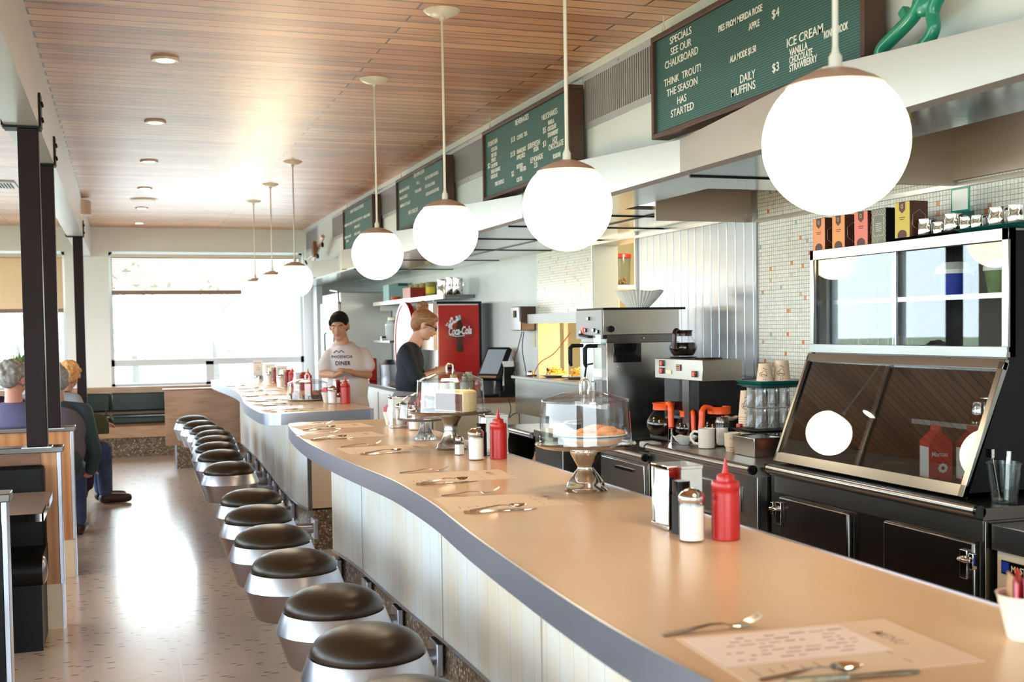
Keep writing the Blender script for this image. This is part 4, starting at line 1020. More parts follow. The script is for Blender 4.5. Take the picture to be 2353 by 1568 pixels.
for i in range(20): a = R(-75 + 9.8 * i); m.ell((.095 * math.cos(a), .095 * math.sin(a), .088), (.016, .016, .007), 8, 6)
m.build('icing', 'cakecream', t, bevel=.004)
m = MB()
for a in (-80, 118):
    d = Vector((math.cos(R(a)), math.sin(R(a)), 0)); q = Vector((d.y, -d.x, 0)) * (1 if a < 0 else -1) * .0015
    o_ = Vector((0, 0, .004)) + q; e_ = d * .106; m.add([o_, o_ + e_, o_ + e_ + Vector((0, 0, .076)), o_ + Vector((0, 0, .076))], [(0, 1, 2, 3)]); m.add([o_ - q * .9, o_ + e_ - q * .9, o_ + e_ + Vector((0, 0, .076)) - q * .9, o_ + Vector((0, 0, .076)) - q * .9], [(3, 2, 1, 0)])
m.build('cut_face', 'cakecrumb', t)
hp3 = .10
t3 = stand('pressed clear glass cake stand with fluted foot', [(.0, .0), (.055, 0), (.056, .004), (.040, .02), (.026, .05), (.020, .08), (.022, .095), (0, .095)], .135, hp3, 'glassy', (1.40, 5.50, Z)) if 'glassy' in M else None
if t3 is None:
    M['glassy'] = pbr('pressed_glass', (.9, .92, .92), .04, trans=.85, ior=1.4)
    t3 = stand('pressed clear glass cake stand with fluted foot', [(.0, .0), (.055, 0), (.056, .004), (.040, .02), (.026, .05), (.020, .08), (.022, .095), (0, .095)], .135, hp3, 'glassy', (1.40, 5.50, Z))
    m = MB()
    for k in range(28):
        a = 2 * PI * k / 28; m.tube([(.055 * math.cos(a), .055 * math.sin(a), .005), (.039 * math.cos(a), .039 * math.sin(a), .021), (.026 * math.cos(a), .026 * math.sin(a), .05), (.021 * math.cos(a), .021 * math.sin(a), .08)], .0016, 5)
    for k in range(56):
        a = 2 * PI * k / 56; m.tube([(.125 * math.cos(a), .125 * math.sin(a), .096), (.137 * math.cos(a), .137 * math.sin(a), .104)], .0022, 5)
    m.build('fluting', 'glassy', t3)
dome('low round clear dome on the pressed glass stand', .098, .125, .06, (1.37, 5.50, Z + hp3 + .004), False)
t = thing('plate', 'cream plate under the domed muffins on the far counter', 'plate', (1.36, 9.02, Z))
MB().lathe([(0, 0), (.10, 0), (.17, .012), (.172, .015), (.10, .005), (0, .005)], 48).build('dish', 'ceramic_w', t)
dome('clear dome over brown muffins on the far counter', .155, .155, .035, (1.36, 9.02, Z + .0125))
t0 = None
for i, (x, y, lab) in enumerate(((-.105, -.02, 'brown muffin at the left inside the far dome'), (-.02, -.09, 'golden nutty muffin at the middle of the far dome'), (.05, -.07, 'brown muffin right of the golden muffin in the far dome'), (.10, -.01, 'rightmost muffin inside the far dome'), (.01, .07, 'brown muffin at the back inside the far dome'))):
    if t0 is None:
        t0 = thing('muffin', lab, 'muffin', group='muffins under the far dome')
        MB().lathe([(0, 0), (.026, 0), (.034, .035), (.034, .037), (0, .037)], 24).build('paper_case', 'teabrown', t0)
        MB().lathe([(.030, .035), (.041, .042), (.040, .052), (.028, .066), (.012, .073), (0, .074)], 24).build('crown', 'muffin', t0); q = t0
    else: q = dup(t0, lab)
    q.location = (1.36 + x, 9.02 + y, Z + .0055)

# ================================================================== BOOTHS
def partition(Y, xr, lab, dark=False):
    t = thing('booth_partition', lab, 'booth partition', (xr, Y, 0), 0, 'wooden booth partitions')
    MB().box(-2.6, -.02, 0, .10, .24, .935).build('panel', 'blackvinyl' if Y < 5 else 'pine', t, bevel=.002)
    MB().box(-2.6, .012, -.018, .118, .935, .965).build('cap', 'steel_dark', t, bevel=.003)
    m = MB(); m.box(-.02, 0, -.004, .104, .24, .935); m.build('end_strip', 'alu', t, bevel=.002)
    MB().box(-2.6, -.012, .008, .092, 0, .24).build('kick_board', 'cream', t)
    MB().box(-.012, 0, .004, .096, 0, .24).build('kick_end', 'alu', t)
    if dark: MB().box(-2.6, -.10, -.012, 0, .80, .93).build('brown_rail', 'brownwood', t)
    return t
partition(4.62, -.42, 'booth partition at the left edge, nearest, with dark padded back', True)
partition(6.47, -.32, 'pine booth partition carrying the nearest brown post', True)
partition(7.85, -.31, 'pine booth partition in front of the seated diners')
def bench(Yb, d, xr, lab, cover='blackvinyl'):
    """Yb: plane of the backrest, d = -1 seat towards the camera"""
    t = thing('booth_bench', lab, 'bench', (xr, Yb, 0), 0, 'padded booth benches')
    n = [(.0, .33), (.42, .33), (.455, .345), (.475, .38), (.475, .42), (.455, .455), (.42, .47), (.0, .47)]
    p = [(d * a, z) for a, z in n]
    m = MB(); nn = len(p); m.add([(-1.9, y, z) for y, z in p] + [(-.03, y, z) for y, z in p], [tuple(range(nn)), tuple(range(2 * nn - 1, nn - 1, -1))] + [(i, nn + i, nn + (i + 1) % nn, (i + 1) % nn) for i in range(nn)]); m.build('seat_cushion', cover, t)
    m = MB(); o_ = d * .405; m.T = Matrix.Translation((-.03, o_, .40)) @ Matrix.Rotation(R(90), 4, 'Y'); m.ell((0, 0, 0), (.068, .068, .022), 28, 10); m.build('end_cap', 'alu', t)
    y0, y1 = sorted((d * .02, d * .09)); MB().box(-1.9, -.03, y0, y1, .30, .88).build('backrest', cover, t, bevel=.02)
    y0, y1 = sorted((d * .01, d * .40)); MB().box(-1.9, -.04, y0, y1, 0, .33).build('bench_base', 'blackvinyl', t)
    return t
bench(6.45, -1, -.365, 'black padded bench against the nearest post partition')
bench(4.73, 1, -.46, 'black padded bench behind the nearest partition at the left edge')
bench(4.60, -1, -.47, 'black padded bench at the lower left corner of the picture')
bench(7.97, 1, -.42, 'black padded bench on which the shirt-sleeved diners sit')
bench(10.85, -1, -.48, 'black padded bench across from the diners in the far booth')
def table(y0, y1, xr, lab):
    t = thing('booth_table', lab, 'table', (xr, y0, 0), 0, 'booth tables')
    MB().box(-1.25, 0, 0, y1 - y0, .72, .75).build('table_top', 'tabletop', t)
    m = MB(); m.box(0, .008, -.008, y1 - y0 + .008, .718, .753); m.box(-1.25, .008, -.008, 0, .718, .753); m.build('edge_trim', 'chrome', t)
    MB().lathe([(.16, 0), (.16, .02), (.03, .04), (.03, .70), (.12, .72)], 20, (-.65, (y1 - y0) / 2, 0)).build('pedestal', 'black', t)
a = at(103, 1130, z=.75); c = at(80, 1183, z=.75)
table(c.y, a.y, -.36, 'booth table with metal edge seen past the nearest partition')
table(3.25, 3.95, -.47, 'booth table corner at the left edge of the picture, nearest')
table(8.85, 9.45, -.60, 'booth table between the seated diners')
# far bench and panel
t = thing('corner_bench', 'green padded bench with wooden front below the wide far window', 'bench', (0, 15.1, 0))
MB().box(-3.0, 1.5, .62, .70, .25, .86).build('back_panel', 'bankwood', t)
for k in range(5):
    x0 = -2.44 + .78 * k - .05; MB().box(x0, x0 + .765, .50, .60, .55, .79).build('back_cushion', 'booth_vinyl', t, bevel=.02)
    MB().box(x0, x0 + .765, .0, .50, .42, .52).build('seat_cushion', 'booth_vinyl', t, bevel=.025)
MB().box(-3.0, 1.5, .03, .62, .39, .42).build('seat_board', 'brownwood', t)
MB().box(-3.0, 1.5, .02, .60, .25, .39).build('front_board', 'bankwood', t)
MB().box(-3.0, 1.5, .08, .60, 0, .25).build('kick_base', 'pebble', t)
t = thing('end_panel', 'brown wood-grain end panel on a pebble foot beside the farthest stool', 'panel', (0, 13.62, 0))
MB().box(.44, 1.36, 0, .05, .27, .90).build('board', 'walnutlam', t, bevel=.002)
MB().box(.56, 1.30, .02, .10, 0, .27).build('pebble_foot', 'pebble', t)
MB().box(.54, .56, .015, .105, 0, .27).build('foot_edge', 'alu', t)
MB().box(.42, 1.36, -.002, .16, .895, .912).build('cap', 'brownwood', t)
# potted plant by the window
t = thing('potted_plant', 'leafy green plant in a white pot on the window side behind the posts', 'plant', (-1.12, 14.4, .8))
MB().lathe([(0, 0), (.10, 0), (.14, .16), (.13, .16), (.10, .02), (0, .02)], 24).build('pot', 'ceramic_w', t)
m = MB(); rnd = random.Random(9)
for k in range(90):
    a = rnd.uniform(0, 2 * PI); el = rnd.uniform(.2, 1.4); l = rnd.uniform(.16, .44); d = Vector((math.cos(a) * math.cos(el), math.sin(a) * math.cos(el), math.sin(el)))
    b0 = Vector((0, 0, .14)) + d * l * .6; tip = Vector((0, 0, .14)) + d * l + Vector((0, 0, -.02)); s_ = d.cross(Vector((0, 0, 1))).normalized() * rnd.uniform(.016, .03); mid = (b0 + tip) / 2 + Vector((0, 0, .012))
    m.add([b0, mid + s_, tip, mid - s_], [(0, 1, 2, 3)])
for k in range(8):
    a = k * .8; m.tube([(0, 0, .1), (.05 * math.cos(a), .05 * math.sin(a), .24)], .004, 5)
m.build('foliage', 'leaf', t, smooth=False)
solo('plant_shelf', MB().box(-2.2, -1.0, 14.2, 14.6, .76, .80).box(-2.2, -2.1, 14.2, 14.6, 0, .76).box(-1.1, -1.0, 14.2, 14.6, 0, .76), 'winframe', 'pale plant stand behind the posts under the tan blind', 'plant stand')
# ================================================================== BACK OF THE COUNTER
def latch(parent, x, y, z, s_):
    m = MB(); m.box(x - .014, x, y - .018, y + .018, z - .05, z + .05); m.tube([(x - .012, y, z + .02), (x - .03, y, z + .02), (x - .034, y + s_ * .03, z + .02), (x - .02, y + s_ * .045, z + .02)], .009, 8); m.box(x - .02, x, y + s_ * .035, y + s_ * .055, z - .01, z + .045)
    return m.build('latch', 'chrome', parent, bevel=.003)
def cabinet(lab, y0, y1, top, xf, mt, rail=True, railx=.04, depth=3.39):
    t = thing('steel_cabinet', lab, 'cabinet', (0, 0, 0), 0, 'steel cabinets behind the counter')
    MB().box(xf, depth, y0, y1, .10, top - .045).build('body', mt, t, bevel=.002)
    MB().box(xf + .06, depth, y0 + .02, y1 - .02, 0, .10).build('plinth', 'black', t)
    MB().box(xf - .01, depth, y0, y1, top - .045, top).build('worktop', 'steel_dark' if mt == 'steel_dark' else 'steel_h', t, bevel=.002)
    if rail:
        m = MB(); m.tube([(xf - railx * .5, y0 + .01, top - .012), (xf - railx * .5, y1 - .01, top - .012)], .021, 20); m.build('front_rail', 'steel', t)
        m = MB(); m.tube([(xf - railx * .5, y0, top - .012), (xf - railx * .5, y0 + .014, top - .012)], .0225, 20); m.tube([(xf - railx * .5, y1 - .014, top - .012), (xf - railx * .5, y1, top - .012)], .0225, 20); m.build('rail_cap', 'blackgloss', t)
    return t
D = cabinet('long dark steel refrigerated cabinet with two doors below the display case', 3.175, 4.54, .915, 2.76, 'steel_dark')
MB().box(2.752, 2.76, 3.18, 4.50, .80, .872).build('upper_panel', 'steel', D)
d1 = MB().box(2.735, 2.762, 3.925, 4.44, .18, .788).build('door', 'steel_dark', D, bevel=.008)
d2 = MB().box(2.735, 2.762, 3.205, 3.70, .18, .795).build('door', 'steel_dark', D, bevel=.008)
latch(d1, 2.735, 4.42, .715, 1); latch(d2, 2.735, 3.24, .715, -1)
C = cabinet('steel cabinet carrying the mug and cups, left of the display case', 4.56, 5.67, .905, 2.70, 'steel')
MB().box(2.688, 2.70, 5.22, 5.62, .20, .80).build('door', 'steel', C, bevel=.004)
MB().box(2.688, 2.70, 4.70, 5.10, .68, .80).build('drawer', 'steel', C, bevel=.004)
MB().box(2.688, 2.70, 4.78, 5.10, .18, .64).build('door', 'steel_dark', C, bevel=.004)
MB().box(2.676, 2.688, 4.86, 4.94, .745, .765).build('drawer_pull', 'chrome', C)
B_ = cabinet('low steel cabinet in front of the coffee brewer', 5.69, 6.36, .845, 2.70, 'steel')
MB().box(2.686, 2.70, 5.73, 6.32, .20, .785).build('door', 'steel', B_, bevel=.005)
MB().box(2.676, 2.688, 5.85, 6.10, .735, .75).build('door_pull', 'chrome', B_)
A2 = cabinet('recessed dark box standing in for the shaded gap under the coffee brewer', 6.37, 6.98, .86, 2.92, 'darkbox', False)  # black box stands in for the shade of an open void here
A1 = cabinet('narrow steel cabinet beside the serving hatch', 6.99, 7.52, .845, 2.70, 'steel', False)
t = thing('open_shelf_unit', 'open steel shelf unit with front rail, left of the narrow steel cabinet', 'shelf unit', (0, 0, 0))
MB().box(2.72, 3.38, 7.54, 8.3, .79, .815).build('worktop', 'steel_dark', t); MB().tube([(2.69, 7.55, .80), (2.69, 8.28, .80)], .022, 18).build('front_rail', 'steel', t)
MB().box(2.74, 3.38, 7.54, 8.3, .42, .44).build('shelf', 'steel_dark', t); MB().box(2.74, 3.38, 8.27, 8.3, 0, .79).box(3.36, 3.38, 7.54, 8.3, 0, .79).build('side_panel', 'steel_dark', t)
for i, (y, c, s_) in enumerate(((7.66, 'red', 'red'), (7.80, 'pickle', 'green'), (7.94, 'butcher', 'tan'))):
    t = thing('condiment_bottle', '%s bottle on the open shelf behind the middle squeeze bottle' % s_, 'bottle', (2.86, y, .4405), 0, 'bottles on the open shelf')
    MB().lathe([(0, 0), (.035, 0), (.035, .13), (.016, .18), (.014, .21), (0, .21)], 20).build('bottle', c, t); MB().lathe([(.017, .20), (.017, .235), (0, .237)], 14, (0, 0, 0)).build('cap', 'black', t)
t = thing('griddle_pan', 'black stove burner pan with metal rim, left of the chrome cake stand', 'pan', (2.98, 7.25, .8455))
MB().lathe([(0, .01), (.10, .01), (.15, .05), (.152, .055), (.10, .03), (0, .03)], 36).build('pan', 'blackgloss', t); MB().lathe([(.150, .05), (.158, .052), (.158, .058), (.150, .058)], 36, close=True).build('rim', 'chrome', t)
MB().tube([(-.03, 0, .04), (-.03, 0, .09), (.03, 0, .09), (.03, 0, .04)], .01, 8).build('handle', 'chrome', t)
E_ = thing('milk_cooler', 'steel-rimmed beige cooler with a dark name badge at the right edge', 'cooler', (0, 0, 0))
MB().box(2.79, 3.39, .8, 3.155, .03, .775).build('body', 'cream', E_, bevel=.004); MB().box(2.775, 3.39, .8, 3.165, .775, .862).build('steel_rim', 'steel', E_, bevel=.003)
a = at(2303, 1287, x=2.786); bd = MB().box(2.782, 2.79, a.y - .30, a.y, a.z - .045, a.z).build('badge', 'blackgloss', E_)
MB().box(2.7805, 2.783, a.y - .035, a.y - .004, a.z - .041, a.z - .004).build('blue_field', 'blue', bd)
m = MB(); text(m, 'MASTER-BILT', frame((2.7815, a.y - .045, a.z - .032), (0, -1, 0), (0, 0, 1)), .03, .0003, .9, bold=.01); m.build('lettering', 'label', bd, smooth=False)
t = thing('plastic_tub', 'cloudy plastic tub of utensils at the right edge beside the display case', 'tub', (2.90, 3.245, .9155))
MB().lathe([(0, 0), (.044, 0), (.056, .135), (.060, .137), (.060, .143), (.054, .143), (.042, .004), (0, .004)], 32).build('tub', 'plastic_clear', t)
m = MB(); m.tube([(-.02, 0, .01), (-.045, .01, .17)], .004, 6); m.cbox((-.05, .012, .175), (.012, .03, .03)); m.build('spoon', 'chrome', t); m = MB(); m.tube([(.01, 0, .01), (.02, .0, .18)], .009, 8); m.build('scoop_handle', 'steel', t)
MB().lathe([(0, .006), (.043, .006), (.046, .05), (0, .05)], 20).build('water', 'plastic_clear', t)

# ---- display case
t = thing('display_case', 'steel and glass display case with slanted lower front on the back counter', 'display case', (0, 0, 0))
y0, y1 = 3.355, 4.615; zb, zm, zt = .925, 1.405, 1.885; xb0, xm, xu = 2.815, 3.0, 3.02
m = MB()
m.box(xu, 3.38, y0, y1, zt - .012, zt); m.box(xu - .004, xu + .03, y0, y1, zt - .045, zt)           # top and upper rail
m.box(xu - .004, xu + .03, y0, y0 + .035, zm + .03, zt); m.box(xu - .004, xu + .03, y1 - .028, y1, zm + .03, zt)
m.box(xu - .012, xu + .03, y0, y1, zm + .012, zm + .052)
m.build('upper_frame', 'case_steel', t, bevel=.002)
m = MB()
def slant(mb, s0, s1, ya, yb, th=.012):
    """strip on the slanted front between parameters s0, s1 (0 bottom, 1 top)"""
    f = lambda s: (xb0 + (xm - xb0) * s, zb + (zm - zb) * s)
    (xa, za), (xc, zc) = f(s0), f(s1); nx, nz = (zm - zb), -(xm - xb0); l = math.hypot(nx, nz); nx, nz = nx / l * th, nz / l * th
    mb.add([(xa, ya, za), (xa, yb, za), (xc, yb, zc), (xc, ya, zc), (xa + nx, ya, za + nz), (xa + nx, yb, za + nz), (xc + nx, yb, zc + nz), (xc + nx, ya, zc + nz)], [(0, 1, 2, 3), (7, 6, 5, 4), (0, 4, 5, 1), (1, 5, 6, 2), (2, 6, 7, 3), (3, 7, 4, 0)])
slant(m, 0, .09, y0, y1, .02); slant(m, .94, 1.02, y0, y1, .02); slant(m, 0, 1, y0, y0 + .028, .024); slant(m, 0, 1, y1 - .018, y1, .024)
m.build('lower_frame', 'case_steel', t, bevel=.002)
m = MB(); slant(m, .08, .95, y1 - .040, y1 - .018, .03); m.box(xu, xu + .03, y1 - .045, y1 - .028, zm + .05, zt - .045); m.build('black_gasket', 'blackgloss', t)
for ya, yb in ((y0, y0 + .012), (y1 - .012, y1)):
    m = MB(); m.add([(xb0 + .01, ya, zb), (3.38, ya, zb), (3.38, ya, zt - .01), (xu + .004, ya, zt - .01), (xu + .004, ya, zm), (xb0 + .01, yb, zb), (3.38, yb, zb), (3.38, yb, zt - .01), (xu + .004, yb, zt - .01), (xu + .004, yb, zm)],
          [(0, 1, 2, 3, 4), (9, 8, 7, 6, 5), (0, 5, 6, 1), (1, 6, 7, 2), (2, 7, 8, 3), (3, 8, 9, 4), (4, 9, 5, 0)]); m.build('side_panel', 'black', t)
MB().box(3.36, 3.38, y0, y1, zb, zt - .01).build('back_panel', 'darkbox', t); MB().box(xb0 + .02, 3.37, y0, y1, zb, zb + .012).build('floor_tray', 'black', t)
MB().box(xu + .01, 3.37, y0 + .01, y1 - .01, zm, zm + .012).build('middle_shelf', 'steel_dark', t)
MB().box(xu + .06, 3.36, y0 + .012, y1 - .012, 1.635, 1.655).build('upper_shelf', 'steel', t)
MB().box(3.10, 3.36, y0 + .012, 4.0, 1.13, 1.15).build('lower_shelf', 'steel', t)
ym = 4.02
for ya, yb, off in ((ym - .02, y1 - .03, .006), (y0 + .034, ym + .02, .016)):
    m = MB(); m.box(xu + off, xu + off + .004, ya, yb, zm + .05, zt - .045); o = m.build('upper_pane', 'caseglass', t)
    MB().box(xu + off - .002, xu + off + .006, ya if off < .01 else yb - .010, ya + .010 if off < .01 else yb, zm + .05, zt - .045).build('pane_edge', 'alu', o)
for ya, yb, th in ((ym - .02, y1 - .02, .006), (y0 + .028, ym + .02, .014)):
    m = MB(); f = lambda s: (xb0 + (xm - xb0) * s + th, zb + (zm - zb) * s - th * .38)
    (xa, za), (xc, zc) = f(.08), f(.95); m.add([(xa, ya, za), (xa, yb, za), (xc, yb, zc), (xc, ya, zc), (xa + .003, ya, za), (xa + .003, yb, za), (xc + .003, yb, zc), (xc + .003, ya, zc)], [(0, 1, 2, 3), (7, 6, 5, 4), (0, 4, 5, 1), (1, 5, 6, 2), (2, 6, 7, 3), (3, 7, 4, 0)]); o = m.build('lower_pane', 'tintglass', t)
    m = MB(); yq = ya if th < .01 else yb - .012; m.add([(v[0] - .002 + (.007 if v[0] > 0 and j > 3 else 0), (yq if j % 4 in (0, 3) else yq + .012), v[2]) for j, v in enumerate([(xa, 0, za), (xa, 1, za), (xc, 1, zc), (xc, 0, zc), (xa, 0, za), (xa, 1, za), (xc, 1, zc), (xc, 0, zc)])], [(0, 1, 2, 3), (7, 6, 5, 4), (0, 4, 5, 1), (1, 5, 6, 2), (2, 6, 7, 3), (3, 7, 4, 0)]); m.build('pane_edge', 'plastic_clear', o)
# contents of the case
def carton(lab, y, x, mt, word, dz):
    t = thing('milk_carton', lab, 'carton', (x, y, zb + .0125), dz, 'red cartons inside the display case')
    w_ = .045; m = MB(); m.box(-w_, w_, -w_, w_, 0, .15); m.add([(-w_, -w_, .15), (w_, -w_, .15), (w_, w_, .15), (-w_, w_, .15), (0, -w_ * .8, .195), (0, w_ * .8, .195)], [(0, 1, 4), (1, 2, 5, 4), (2, 3, 5), (3, 0, 4, 5)]); m.box(-.003, .003, -w_ * .9, w_ * .9, .19, .212); m.build('carton', mt, t)
    MB().box(-w_ - .001, -w_, .006 if False else -w_ + .006, w_ - .006, .01, .13).build('white_panel', 'paper', t)
    m = MB(); text(m, word, frame((-w_ + .008, -w_ - .001, .095), (1, 0, 0), (0, 0, 1)), .026, .0003, .85, bold=.012)
    for k in range(8):
        a = k * PI / 4; m.ell((.008 + .013 * math.cos(a), -w_ - .001, .05 + .013 * math.sin(a)), (.0065, .0008, .0065), 8, 4)
    m.build('print', 'white_letter' if word == 'Marcus' else 'logo_dark', t, smooth=False)
c = at(2150, 1088, x=2.98)
carton('red milk carton with white side panel inside the lower display case', c.y, 2.98, 'carton_red', 'Marcus', -.25)
carton('darker red carton half hidden behind the milk carton', c.y - .10, 3.07, 'darkred', 'milk', -.2)
def pitcher(lab, loc, r, h, g, rz=0):
    t = thing('metal_pitcher', lab, 'pitcher', loc, rz, g)
    MB().lathe([(0, 0), (r * .95, 0), (r, .004), (r, h * .5), (r * .9, h * .85), (r * .96, h), (r * .92, h), (r * .86, h * .84), (r * .95, h * .5), (r * .93, .006), (0, .006)], 32).build('cup', 'chrome', t)
    MB().tube([(0, -r * .9, h * .88), (0, -r * 1.45, h * .84), (0, -r * 1.6, h * .55), (0, -r * 1.3, h * .25), (0, -r * .97, h * .2)], .004, 8).build('handle', 'chrome', t)
    return t
for i, (x, y, h) in enumerate(((3.16, 3.66, .10), (3.16, 3.54, .105))):
    pitcher('steel pitcher on the inner shelf of the display case, ' + ('left of the pair' if i == 0 else 'right of the pair'), (x, y, 1.1505), .04, h, 'pitchers inside the display case')
for i, y in enumerate((3.98, 3.80, 3.48)):
    t = thing('black_pan', 'small black pan on the display case floor, %s' % ['left of the cartons', 'in front of the cartons', 'right of the cartons'][i], 'pan', (3.18 if i == 1 else 2.99, y, zb + .0125), 0, 'black pans in the display case')
    MB().lathe([(0, 0), (.045, 0), (.055, .035), (.057, .035), (.045, .004), (0, .004)], 24).build('pan', 'blackgloss', t)
for i, (y, c_, s_) in enumerate(((3.88, 'blue', 'blue'), (3.60, 'leaf', 'green'))):
    t = thing('food_tub', 'white-lidded %s tub on the upper shelf in the display case' % s_, 'tub', (3.22, y, 1.6555), 0, 'lidded tubs in the display case')
    MB().lathe([(0, 0), (.06, 0), (.075, .09), (0, .09)], 28).build('tub', c_, t); MB().lathe([(.08, .088), (.08, .105), (.05, .135), (0, .14)], 28).build('lid', 'ceramic_w', t)
t = thing('wire_basket', 'low basket of small glass cups in the upper display case', 'basket', (3.14, 4.22, zm + .0125))
MB().box(-.07, .07, -.22, .22, 0, .02).build('blue_base', 'blue', t)
for k in range(6): MB().lathe([(0, .022), (.022, .022), (.028, .075), (.026, .075), (.02, .026), (0, .026)], 16, (-.03, -.18 + .07 * k, 0)).build('cup', 'glass', t)
# tea cartons etc on top of the case
ZT = zt + .0005
specs = [((1868, 1912), (.85, .28, .10), 'teabrown', 'orange tea carton at the far end of the display case top'), ((1912, 1962), (.85, .30, .06), 'teabrown', 'orange tea carton, second from the far end of the case top'),
         ((1963, 2003), (.78, .15, .10), 'teabrown', 'coral red tea carton on top of the display case'), ((2003, 2056), (.12, .14, .13), 'black', 'grey patterned tea carton with a framed label on the case'), ((2056, 2118), (.62, .45, .03), 'teabrown', 'yellow tea carton on top of the display case')]
for i, ((xa, xb_), colr, side, lab) in enumerate(specs):
    ya = at(xa, 560, x=3.075).y; t = thing('tea_carton', lab, 'tea carton', (3.075, ya - .05, ZT + (.012 if i == 4 else 0)), 0, 'tea cartons on the display case')
    w_ = .048; nm = 'tea_col%d' % i; M[nm] = pbr('tea_carton_print_%s' % ['orange', 'amber', 'coral', 'pattern', 'yellow'][i], colr, .35)
    MB().box(0, .09, -w_, w_, 0, .152).build('carton', side, t, bevel=.002)
    fr_ = MB().box(-.001, 0, -w_ + .001, w_ - .001, .002, .150).build('front_face', nm, t)
    m = MB(); X_ = -.0016
    if i != 3:
        m.add([(X_, .020, .150), (X_, -.020, .150), (X_, -.020, .118), (X_, 0, .103), (X_, .020, .118)], [(0, 1, 2, 3, 4)]); m.add([(X_, .03 * math.cos(R(a)), .014 + .022 * math.sin(R(a))) for a in range(0, 360, 20)], [tuple(range(18))]); m.box(X_, X_ + .0003, -.02, .02, .085, .088); m.box(X_, X_ + .0003, -.015, .015, .077, .08)
        m.build('dark_print', 'logo_dark', t, smooth=False)
        m = MB(); hx = [(.045 + .036 * math.sin(R(a)), .072 + .044 * math.cos(R(a))) for a in range(0, 361, 60)]
        m.tube([(x, -w_ - .001, z) for x, z in hx], .0008, 5); m.build('hexagon_outline', 'satin_tan', t)
        m = MB(); m.tube([(X_ - .0002, .006 * math.cos(a * .9), .132 + .008 * math.sin(a * .9)) for a in range(8)], .0012, 5); m.build('emblem', 'label', t)
    else:
        rows = MB()
        for r_ in range(7):
            for c_ in range(5):
                z = .012 + r_ * .021; y = -.04 + c_ * .02
                if 1 <= c_ <= 3 and 2 <= r_ <= 5: continue
                rows.tube([(X_, y + .0085 * math.cos(R(a)), z + .009 * math.sin(R(a))) for a in range(0, 360, 45)], .0009, 4, closed=True)
        rows.tube([(X_, y, z) for y, z in ((.03, .035), (-.03, .035), (-.033, .05), (-.033, .11), (-.03, .125), (.03, .125), (.033, .11), (.033, .05))], .0012, 5, closed=True)
        for k in range(5): rows.box(X_, X_ + .0004, -.02, .02, .055 + k * .008, .0575 + k * .008)
        rows.build('pale_pattern', 'label', t, smooth=False)
t = thing('serving_tray', 'black serving tray on top of the display case', 'tray', (3.2, 3.86, ZT)); MB().add([(-.16, -.2, .012), (.16, -.2, .012), (.16, .2, .012), (-.16, .2, .012), (-.12, -.17, 0), (.12, -.17, 0), (.12, .17, 0), (-.12, .17, 0)], [(0, 1, 2, 3), (7, 6, 5, 4), (0, 4, 5, 1), (1, 5, 6, 2), (2, 6, 7, 3), (3, 7, 4, 0)]).build('tray', 'black', t, bevel=.003)
t.location = (3.20, 3.89, ZT)
t = thing('serving_tray', 'teal serving tray on top of the display case, right of the black tray', 'tray', (3.2, 3.51, ZT)); MB().add([(-.16, -.2, .018), (.16, -.2, .018), (.16, .17, .018), (-.16, .17, .018), (-.13, -.17, 0), (.13, -.17, 0), (.13, .14, 0), (-.13, .14, 0)], [(0, 1, 2, 3), (7, 6, 5, 4), (0, 4, 5, 1), (1, 5, 6, 2), (2, 6, 7, 3), (3, 7, 4, 0)]).build('tray', 'teal', t, bevel=.003)
p0 = None
cr = [(2128, .04, 'far end, beside the yellow carton', .012), (2160, .02, 'second from the yellow carton', .012), (2190, .045, 'middle of the row', .018), (2222, .03, 'small one between two taller ones', .018), (2248, .03, 'small one left of the tall one', .018), (2294, .05, 'tall, near the right end of the tray', .018), (2338, .05, 'tall, cut by the right edge of the picture', .018)]
for px, r, s_, dz in cr:
    c = at(px, 520, x=3.12); lab = 'metal creamer pitcher on the case top, ' + s_
    r_ = .034 if r >= .04 else .026; pitcher(lab, (3.12, c.y, ZT + dz + .0005), r_, .072 if r >= .04 else .052, 'metal creamers on the display case', rz=.4)
t = thing('framed_card', 'small green-framed white card standing behind the yellow tea carton', 'card', (3.26, 3.90, ZT + .012))
MB().box(0, .004, -.055, .055, .10, .20).build('frame', 'greenplastic', t); MB().box(-.001, 0, -.046, .046, .108, .192).build('card', 'paper', t); MB().box(.0, .03, -.05, .05, 0, .10).build('stand', 'teal', t)

# ---- items on the cabinet left of the case
Zc = .9055
def tumbler_mb():
    return MB().lathe([(.031, 0), (.030, .003), (.024, .085), (.026, .10), (.021, .10), (.020, .097), (0, .096)], 14)
t = thing('coffee_mug', 'thick cream diner mug on the steel worktop', 'mug', (2.885, 5.38, Zc), 0)
MB().lathe([(0, 0), (.036, 0), (.042, .004), (.043, .012), (.0425, .098), (.044, .104), (.040, .105), (.037, .098), (.036, .012), (0, .010)], 36).build('cup', 'ceramic', t)
MB().tube([(-.030, .028, .085), (-.048, .045, .088), (-.060, .057, .07), (-.060, .057, .045), (-.048, .045, .025), (-.030, .028, .022)], .0075, 10).build('handle', 'ceramic', t)
t = thing('sugar_shaker', 'tall glass shaker of sugar with dark lid behind the mug', 'sugar shaker', (3.00, 5.42, Zc)); 
MB().lathe([(0, 0), (.036, 0), (.038, .008), (.036, .11), (.034, .125)], 24).build('glass_jar', 'glass', t); MB().lathe([(0, .01), (.031, .01), (.031, .10), (0, .102)], 20).build('sugar', 'sugar', t); MB().lathe([(.037, .12), (.039, .13), (.030, .155), (0, .16)], 24).build('metal_lid', 'steel_dark', t)
